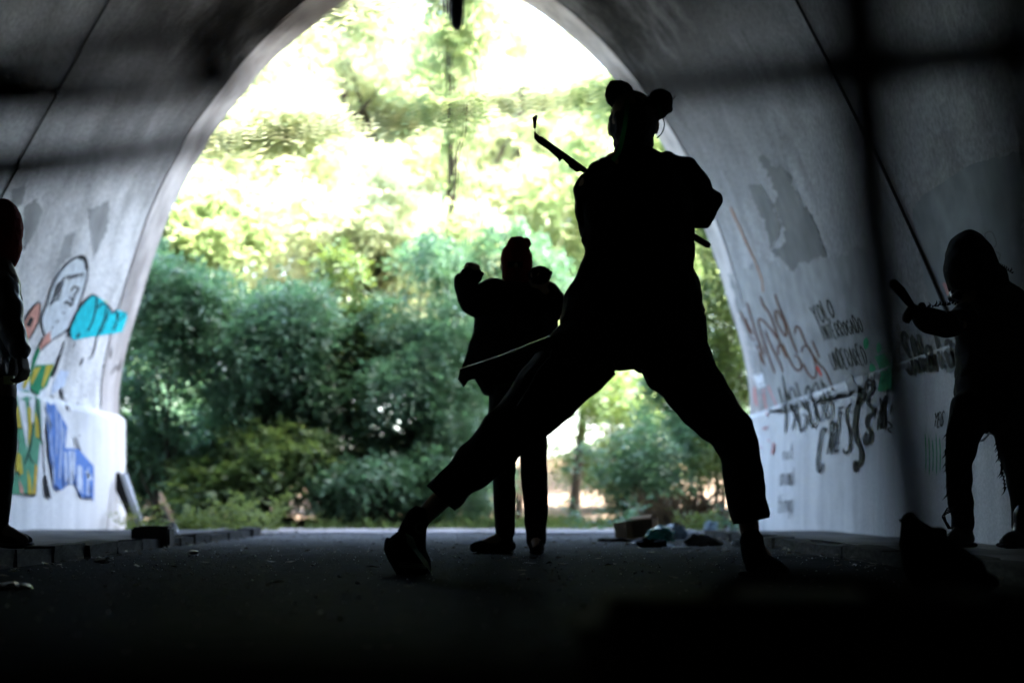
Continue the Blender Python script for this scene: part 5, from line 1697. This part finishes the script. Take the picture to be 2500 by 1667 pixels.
loft(bm, [(w3(-55, 690, .1), s3(34)), (w3(-80, 790, .1), s3(32)), (w3(-70, 870, .06), s3(27))], 14)
part('jacket', remeshed(bm, 0.009, 3, 0.012, 14, 31), M['leather'], p3, True)
bm = bmesh.new()
loft(bm, [(w3(-10, 905), s3(44), 0.14), (w3(-10, 950), s3(46), 0.15), (w3(-12, 1000), s3(44), 0.14)], 18)
loft(bm, [(w3(0, 980, -.06), s3(40)), (w3(2, 1050, -.08), s3(39)), (w3(0, 1130, -.08), s3(35)), (w3(-5, 1220, -.08), s3(31)), (w3(-8, 1300, -.08), s3(27))], 16)
loft(bm, [(w3(-30, 980, .06), s3(40)), (w3(-40, 1130, .06), s3(36)), (w3(-50, 1300, .06), s3(28))], 16)
part('trousers', remeshed(bm, 0.009, 3, 0.008, 11, 41), M['black_cloth2'], p3, True)
bm = bmesh.new()
add_box(bm, w3(22, 928, -.17), (s3(24), 0.012, s3(20)))
part('belt_buckle', bm, cloth('brass buckle', (0.30, 0.32, 0.12), 0.4, 0.5), p3)
for hl, to, an, dd in (((-15, 1314), (66, 1320), (-6, 1290), -.08), ((-62, 1314), (5, 1318), (-52, 1290), .08)):
    bm = bmesh.new()
    shoe(bm, w3(*an, dd), w3(*hl, dd), w3(*to, dd), s3(22))
    so = part('shoe', remeshed(bm, 0.006, 2), M['black_cloth'], p3, True)
    b2 = bmesh.new()
    sz = PAVE + 0.012
    a, c = w3(*hl, dd), w3(*to, dd)
    a.z = c.z = sz
    loft(b2, [(a - Vector((0.02, 0, 0)), 0.011, 0.036), (a.lerp(c, 0.5), 0.011, 0.042), (c + Vector((0.02, 0, 0)), 0.010, 0.032)], 10, (0, 1, 0))
    part('sole', b2, M['rubber_black'], so)

# ================= hooded person at the right with a short club
Y4 = 6.2
w4, s4 = W(Y4)
p4 = thing('person', 'hooded person in ragged fringed clothes holding out a short club by the right wall', 'person', (w4(2400, 1333).x, Y4, PAVE))
J = dict(head=w4(2358, 645), neck=w4(2385, 712), chest=w4(2410, 790), pelvis=w4(2415, 965),
         sh_l=w4(2358, 752, -.08), el_l=w4(2338, 792, -.25), wr_l=w4(2262, 768, -.32), sh_r=w4(2468, 742, .08), el_r=w4(2490, 830, .05), wr_r=w4(2440, 885, -.05),
         hip_l=w4(2385, 985, -.05), kn_l=w4(2345, 1130, -.1), an_l=w4(2348, 1290, -.06), toe_l=w4(2318, 1318, -.12),
         hip_r=w4(2450, 985, .05), kn_r=w4(2478, 1120, .02), an_r=w4(2496, 1290, .02), toe_r=w4(2458, 1326, -.08))
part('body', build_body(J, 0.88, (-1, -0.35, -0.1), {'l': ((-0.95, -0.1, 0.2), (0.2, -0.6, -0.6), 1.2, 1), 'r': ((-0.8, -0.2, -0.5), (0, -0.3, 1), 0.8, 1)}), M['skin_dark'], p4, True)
eyes(p4, w4(2358, 645), (-1, -0.35, -0.1), 0.88)
bm = bmesh.new()
add_ell(bm, w4(2362, 632), (s4(52), 0.125, s4(70)), 3)
add_ell(bm, w4(2385, 650), (s4(48), 0.12, s4(66)), 3)
add_ell(bm, w4(2352, 690), (s4(36), 0.1, s4(40)), 3)
add_ell(bm, w4(2340, 655, -.03), (s4(32), 0.1, s4(58)), 3)
add_ell(bm, w4(2400, 690), (s4(60), 0.14, s4(46)), 3)
part('hood', remeshed(bm, 0.009, 3, 0.009, 18, 51), M['black_cloth'], p4, True)
bm = bmesh.new()
add_ell(bm, w4(2335, 722, -.1), (s4(16), 0.05, s4(14)), 3)
part('neck_scarf', remeshed(bm, 0.005, 1, 0.012, 30, 8), M['leather'], p4, True)
bm = bmesh.new()
loft(bm, [(w4(2400, 705), s4(52), 0.11), (w4(2415, 730), s4(80), 0.15), (w4(2418, 800), s4(82), 0.16), (w4(2416, 880), s4(80), 0.16), (w4(2412, 918), s4(80), 0.16)], 22)
loft(bm, [(w4(2365, 760, -.08), s4(34)), (w4(2348, 786, -.2), s4(34)), (w4(2310, 790, -.28), s4(32)), (w4(2268, 782, -.32), s4(30)), (w4(2248, 778, -.33), s4(27))], 16)
loft(bm, [(w4(2470, 745, .08), s4(40)), (w4(2500, 830, .05), s4(38)), (w4(2450, 885, -.03), s4(32))], 14)
part('coat', remeshed(bm, 0.010, 3, 0.014, 13, 61), M['black_cloth'], p4, True)
bm = bmesh.new()
loft(bm, [(w4(2415, 915), s4(80), 0.165), (w4(2415, 960), s4(84), 0.165), (w4(2413, 1000), s4(76), 0.15)], 20)
loft(bm, [(w4(2372, 985, -.05), s4(50)), (w4(2357, 1050, -.08), s4(42)), (w4(2343, 1120, -.1), s4(33)), (w4(2340, 1200, -.08), s4(31)), (w4(2350, 1250, -.06), s4(27)), (w4(2350, 1290, -.06), s4(27))], 16)
loft(bm, [(w4(2455, 985, .05), s4(50)), (w4(2472, 1070, .03), s4(43)), (w4(2490, 1150, .02), s4(36)), (w4(2500, 1240, .02), s4(30)), (w4(2500, 1290, .02), s4(28))], 16)
part('trousers', remeshed(bm, 0.009, 3, 0.010, 14, 71), M['black_cloth2'], p4, True)
# ragged fringe of cloth strips on sleeve and trouser legs
bm = bmesh.new()
def strip(p, d, ln, wd):
    d = Vector(d).normalized()
    sdir = d.cross(Vector((0, 1, 0))).normalized()
    a, b = Vector(p) - sdir * wd / 2, Vector(p) + sdir * wd / 2
    t = Vector(p) + d * ln
    m1 = a.lerp(t, 0.55) + Vector((0.004, -0.004, 0))
    m2 = b.lerp(t, 0.55) + Vector((0.004, -0.004, 0))
    f1 = bm.faces.new([bm.verts.new(q) for q in (a, b, m2, t, m1)])
    bmesh.ops.solidify(bm, geom=[f1], thickness=0.003)
for k in range(26):
    y = 1000 + k * 8
    x = 2325 - 16 * math.sin(min(1, k / 18) * 2.4) + random.uniform(-3, 3)
    strip(w4(x + 6, y, -.1 + random.uniform(-.03, .03)), (-0.5 + random.uniform(-.2, .2), 0, -1), random.uniform(0.03, 0.075), 0.016)
for k in range(14):
    strip(w4(2434 + k * 1.6, 1070 + k * 9, .0), (-0.4 + random.uniform(-.2, .2), 0, -1), random.uniform(0.02, 0.05), 0.014)
for k in range(14):
    strip(w4(2258 + k * 6, 752 - k * 0.8 + random.uniform(-2, 2), -.31), (random.uniform(-.4, .3), 0, 1), random.uniform(0.012, 0.03), 0.012)
for k in range(10):
    strip(w4(2425 + k * 5, 640 + k * 3, .0), (random.uniform(0, .5), 0, 1), random.uniform(0.01, 0.025), 0.012)
tag(part('fringe', bm, M['black_cloth'], p4), kind='stuff')
bm = bmesh.new()
for k in range(4):
    q0 = w4(2326, 1238 + 3 * k, -.09)
    loft(bm, [(q0, 0.003), (w4(2312 - 4 * k, 1240 + 6 * k, -.12), 0.003), (w4(2300 + 5 * k, 1262 + 6 * k, -.12), 0.003), (w4(2315 + 2 * k, 1290, -.11), 0.003)], 6)
part('boot_lace', bm, M['cable'], p4, True)
bm = bmesh.new()
L = [w4(2386, 1078, -.1), w4(2400, 1074, -.1), (w4(2412, 1062, -.08)), w4(2420, 1048, -.06)]
for a, c in zip(L[:-1], L[1:]):
    for k in range(3):
        add_ell(bm, a.lerp(c, k / 3), 0.006, 1)
part('chain', bm, M['pipe'], p4)
for hl, to, an, dd in (((2362, 1314), (2316, 1320), (2350, 1285), -.06), ((2505, 1314), (2455, 1322), (2498, 1285), -.02)):
    bm = bmesh.new()
    shoe(bm, w4(*an, dd), w4(*hl, dd), w4(*to, dd - .05), s4(24))
    capsule(bm, w4(an[0], an[1] - 35, dd), s4(24), w4(*an, dd), s4(24))
    so = part('boot', remeshed(bm, 0.007, 2), M['leather'], p4, True)
    b2 = bmesh.new()
    a, c = w4(*hl, dd), w4(*to, dd - .05)
    a.z = c.z = PAVE + 0.013
    loft(b2, [(a + Vector((0.02, 0, 0)), 0.012, 0.038), (a.lerp(c, 0.5), 0.012, 0.045), (c - Vector((0.02, 0, 0)), 0.011, 0.036)], 10, (0, 1, 0))
    part('sole', b2, M['rubber_black'], so)
club = thing('club', 'short dark club raised in the fist of the hooded person', 'club', w4(2228, 745, -.36))
bm = bmesh.new()
loft(bm, [(w4(2178, 690, -.36), s4(12), 0.012), (w4(2200, 712, -.36), s4(12), 0.012), (w4(2222, 742, -.36), s4(9), 0.012)], 10)
part('shaft', bm, M['wood'], club, True)
bm = bmesh.new()
loft(bm, [(w4(2220, 738, -.36), s4(8), 0.013), (w4(2250, 780, -.36), s4(8), 0.013)], 10)
part('grip', bm, M['leather'], club, True)

# ------------------------------------------------------------------ things close to the camera
# slumped sack in front of the hooded person
Ysk = 3.95
wk, sk = W(Ysk)
sack = thing('sack', 'slumped black sack on the road in front of the hooded person', 'sack', (wk(2300, 1446).x, Ysk, 0))
bm = bmesh.new()
loft(bm, [(wk(2216, 1275), sk(24), 0.05), (wk(2232, 1302), sk(44), 0.08), (wk(2262, 1350), sk(64), 0.11), (wk(2300, 1400, .02), sk(85), 0.13), (wk(2330, 1425, .02), sk(90), 0.12)], 18)
add_ell(bm, wk(2370, 1416, 0), (sk(56), 0.1, sk(30)))
add_ell(bm, wk(2290, 1300, 0), (sk(24), 0.06, sk(16)))
me = remeshed(bm, 0.008, 4, 0.012, 12, 91)
part('bag', me, M['black_cloth'], sack, True)
bm = bmesh.new()
loft(bm, [(wk(2196, 1270, -.03), 0.006), (wk(2216, 1280, -.055), 0.006), (wk(2240, 1280, -.03), 0.006)], 6)
part('drawstring', bm, M['cable'], sack, True)

# black padded case low in front of the camera
case = thing('padded_case', 'black padded case lying low in front of the camera', 'case', (0.3, 1.45, 0))
bm = bmesh.new()
add_box(bm, (0.315, 1.45, 0.075), (0.46, 0.26, 0.15))
bmesh.ops.bevel(bm, geom=bm.edges[:], offset=0.03, segments=3, affect='EDGES')
part('body', bm, M['black_cloth'], case, True)
bm = bmesh.new()
for z in (0.11,):
    loft(bm, [((0.095, 1.315, z), 0.004), ((0.3, 1.312, z), 0.004), ((0.535, 1.315, z), 0.004)], 6)
part('zip', bm, M['metal_dark'], case, True)
bm = bmesh.new()
loft(bm, [((0.22, 1.45, 0.148), 0.009), ((0.26, 1.45, 0.166), 0.009), ((0.37, 1.45, 0.166), 0.009), ((0.41, 1.45, 0.148), 0.009)], 8)
part('handle', bm, M['black_plastic'], case, True)

# makeshift fence between camera and tunnel, far out of focus
Yf = 0.5
fence = thing('makeshift_fence', 'dark makeshift fence of posts and rods close in front of the camera', 'fence', (0.05, Yf, 0))
def rod(name, pts, mat=M['wood'], n=10):
    bm = bmesh.new()
    loft(bm, [(at(x, y, Yf + d), r * (Yf + d) / F_PX) for x, y, r, d in pts], n)
    return part(name, bm, mat, fence, True)
def floor_y(Y):
    return VY + CAM_H * F_PX / Y
fy = floor_y(Yf)
rod('post', [(2075, -700, 96, .02), (2095, 0, 95, .02), (2132, 500, 92, .01), (2185, 900, 90, 0), (2242, 1300, 84, 0), (2300, fy - 10, 84, 0)])
rod('post', [(2480, -700, 75, 0), (2490, 0, 75, 0), (2520, 600, 70, 0), (2570, 1200, 70, 0), (2600, fy - 10, 75, 0)])
rod('post', [(-330, -700, 60, 0), (-300, 500, 60, 0), (-300, fy - 10, 62, 0)])
rod('rail', [(-300, 445, 62, .3), (0, 412, 54, .3), (220, 385, 44, .3), (450, 352, 34, .35), (700, 325, 33, .4), (1000, 288, 29, .4), (1300, 252, 30, .4), (1500, 225, 32, .35), (1750, 196, 36, .3), (2110, 160, 50, .3), (2490, 125, 50, .3)])
rod('rail', [(-300, 262, 46, .3), (0, 240, 44, .3), (250, 232, 40, .3), (420, 220, 32, .3), (560, 208, 20, .3), (640, 200, 8, .3)])
rod('rail', [(-300, 190, 46, .15), (0, 150, 46, .15), (250, 120, 46, .15), (480, 80, 46, .15), (800, 20, 42, .15), (1100, -60, 40, .15), (1600, -190, 40, .15), (2095, -330, 40, .15)])
rod('rail', [(-300, 1690, 75, .05), (200, 1665, 75, .05), (700, 1650, 75, .05), (1200, 1660, 75, .05), (1700, 1650, 75, .05), (2300, 1640, 75, .05)])
rod('wire', [(1100, -350, 18, .3), (1112, 0, 18, .3), (1135, 500, 16, .3), (1160, 900, 10, .3), (1185, floor_y(Yf + .3) - 4, 8, .3)], M['cable'])
bm = bmesh.new()
f = bm.faces.new([bm.verts.new(at(x, y, Yf + .3)) for x, y in [(415, 215), (470, 150), (515, 95), (550, 105), (580, 165), (600, 215), (520, 228)]])
bmesh.ops.solidify(bm, geom=[f], thickness=0.006)
part('rag_knot', bm, M['black_cloth'], fence)
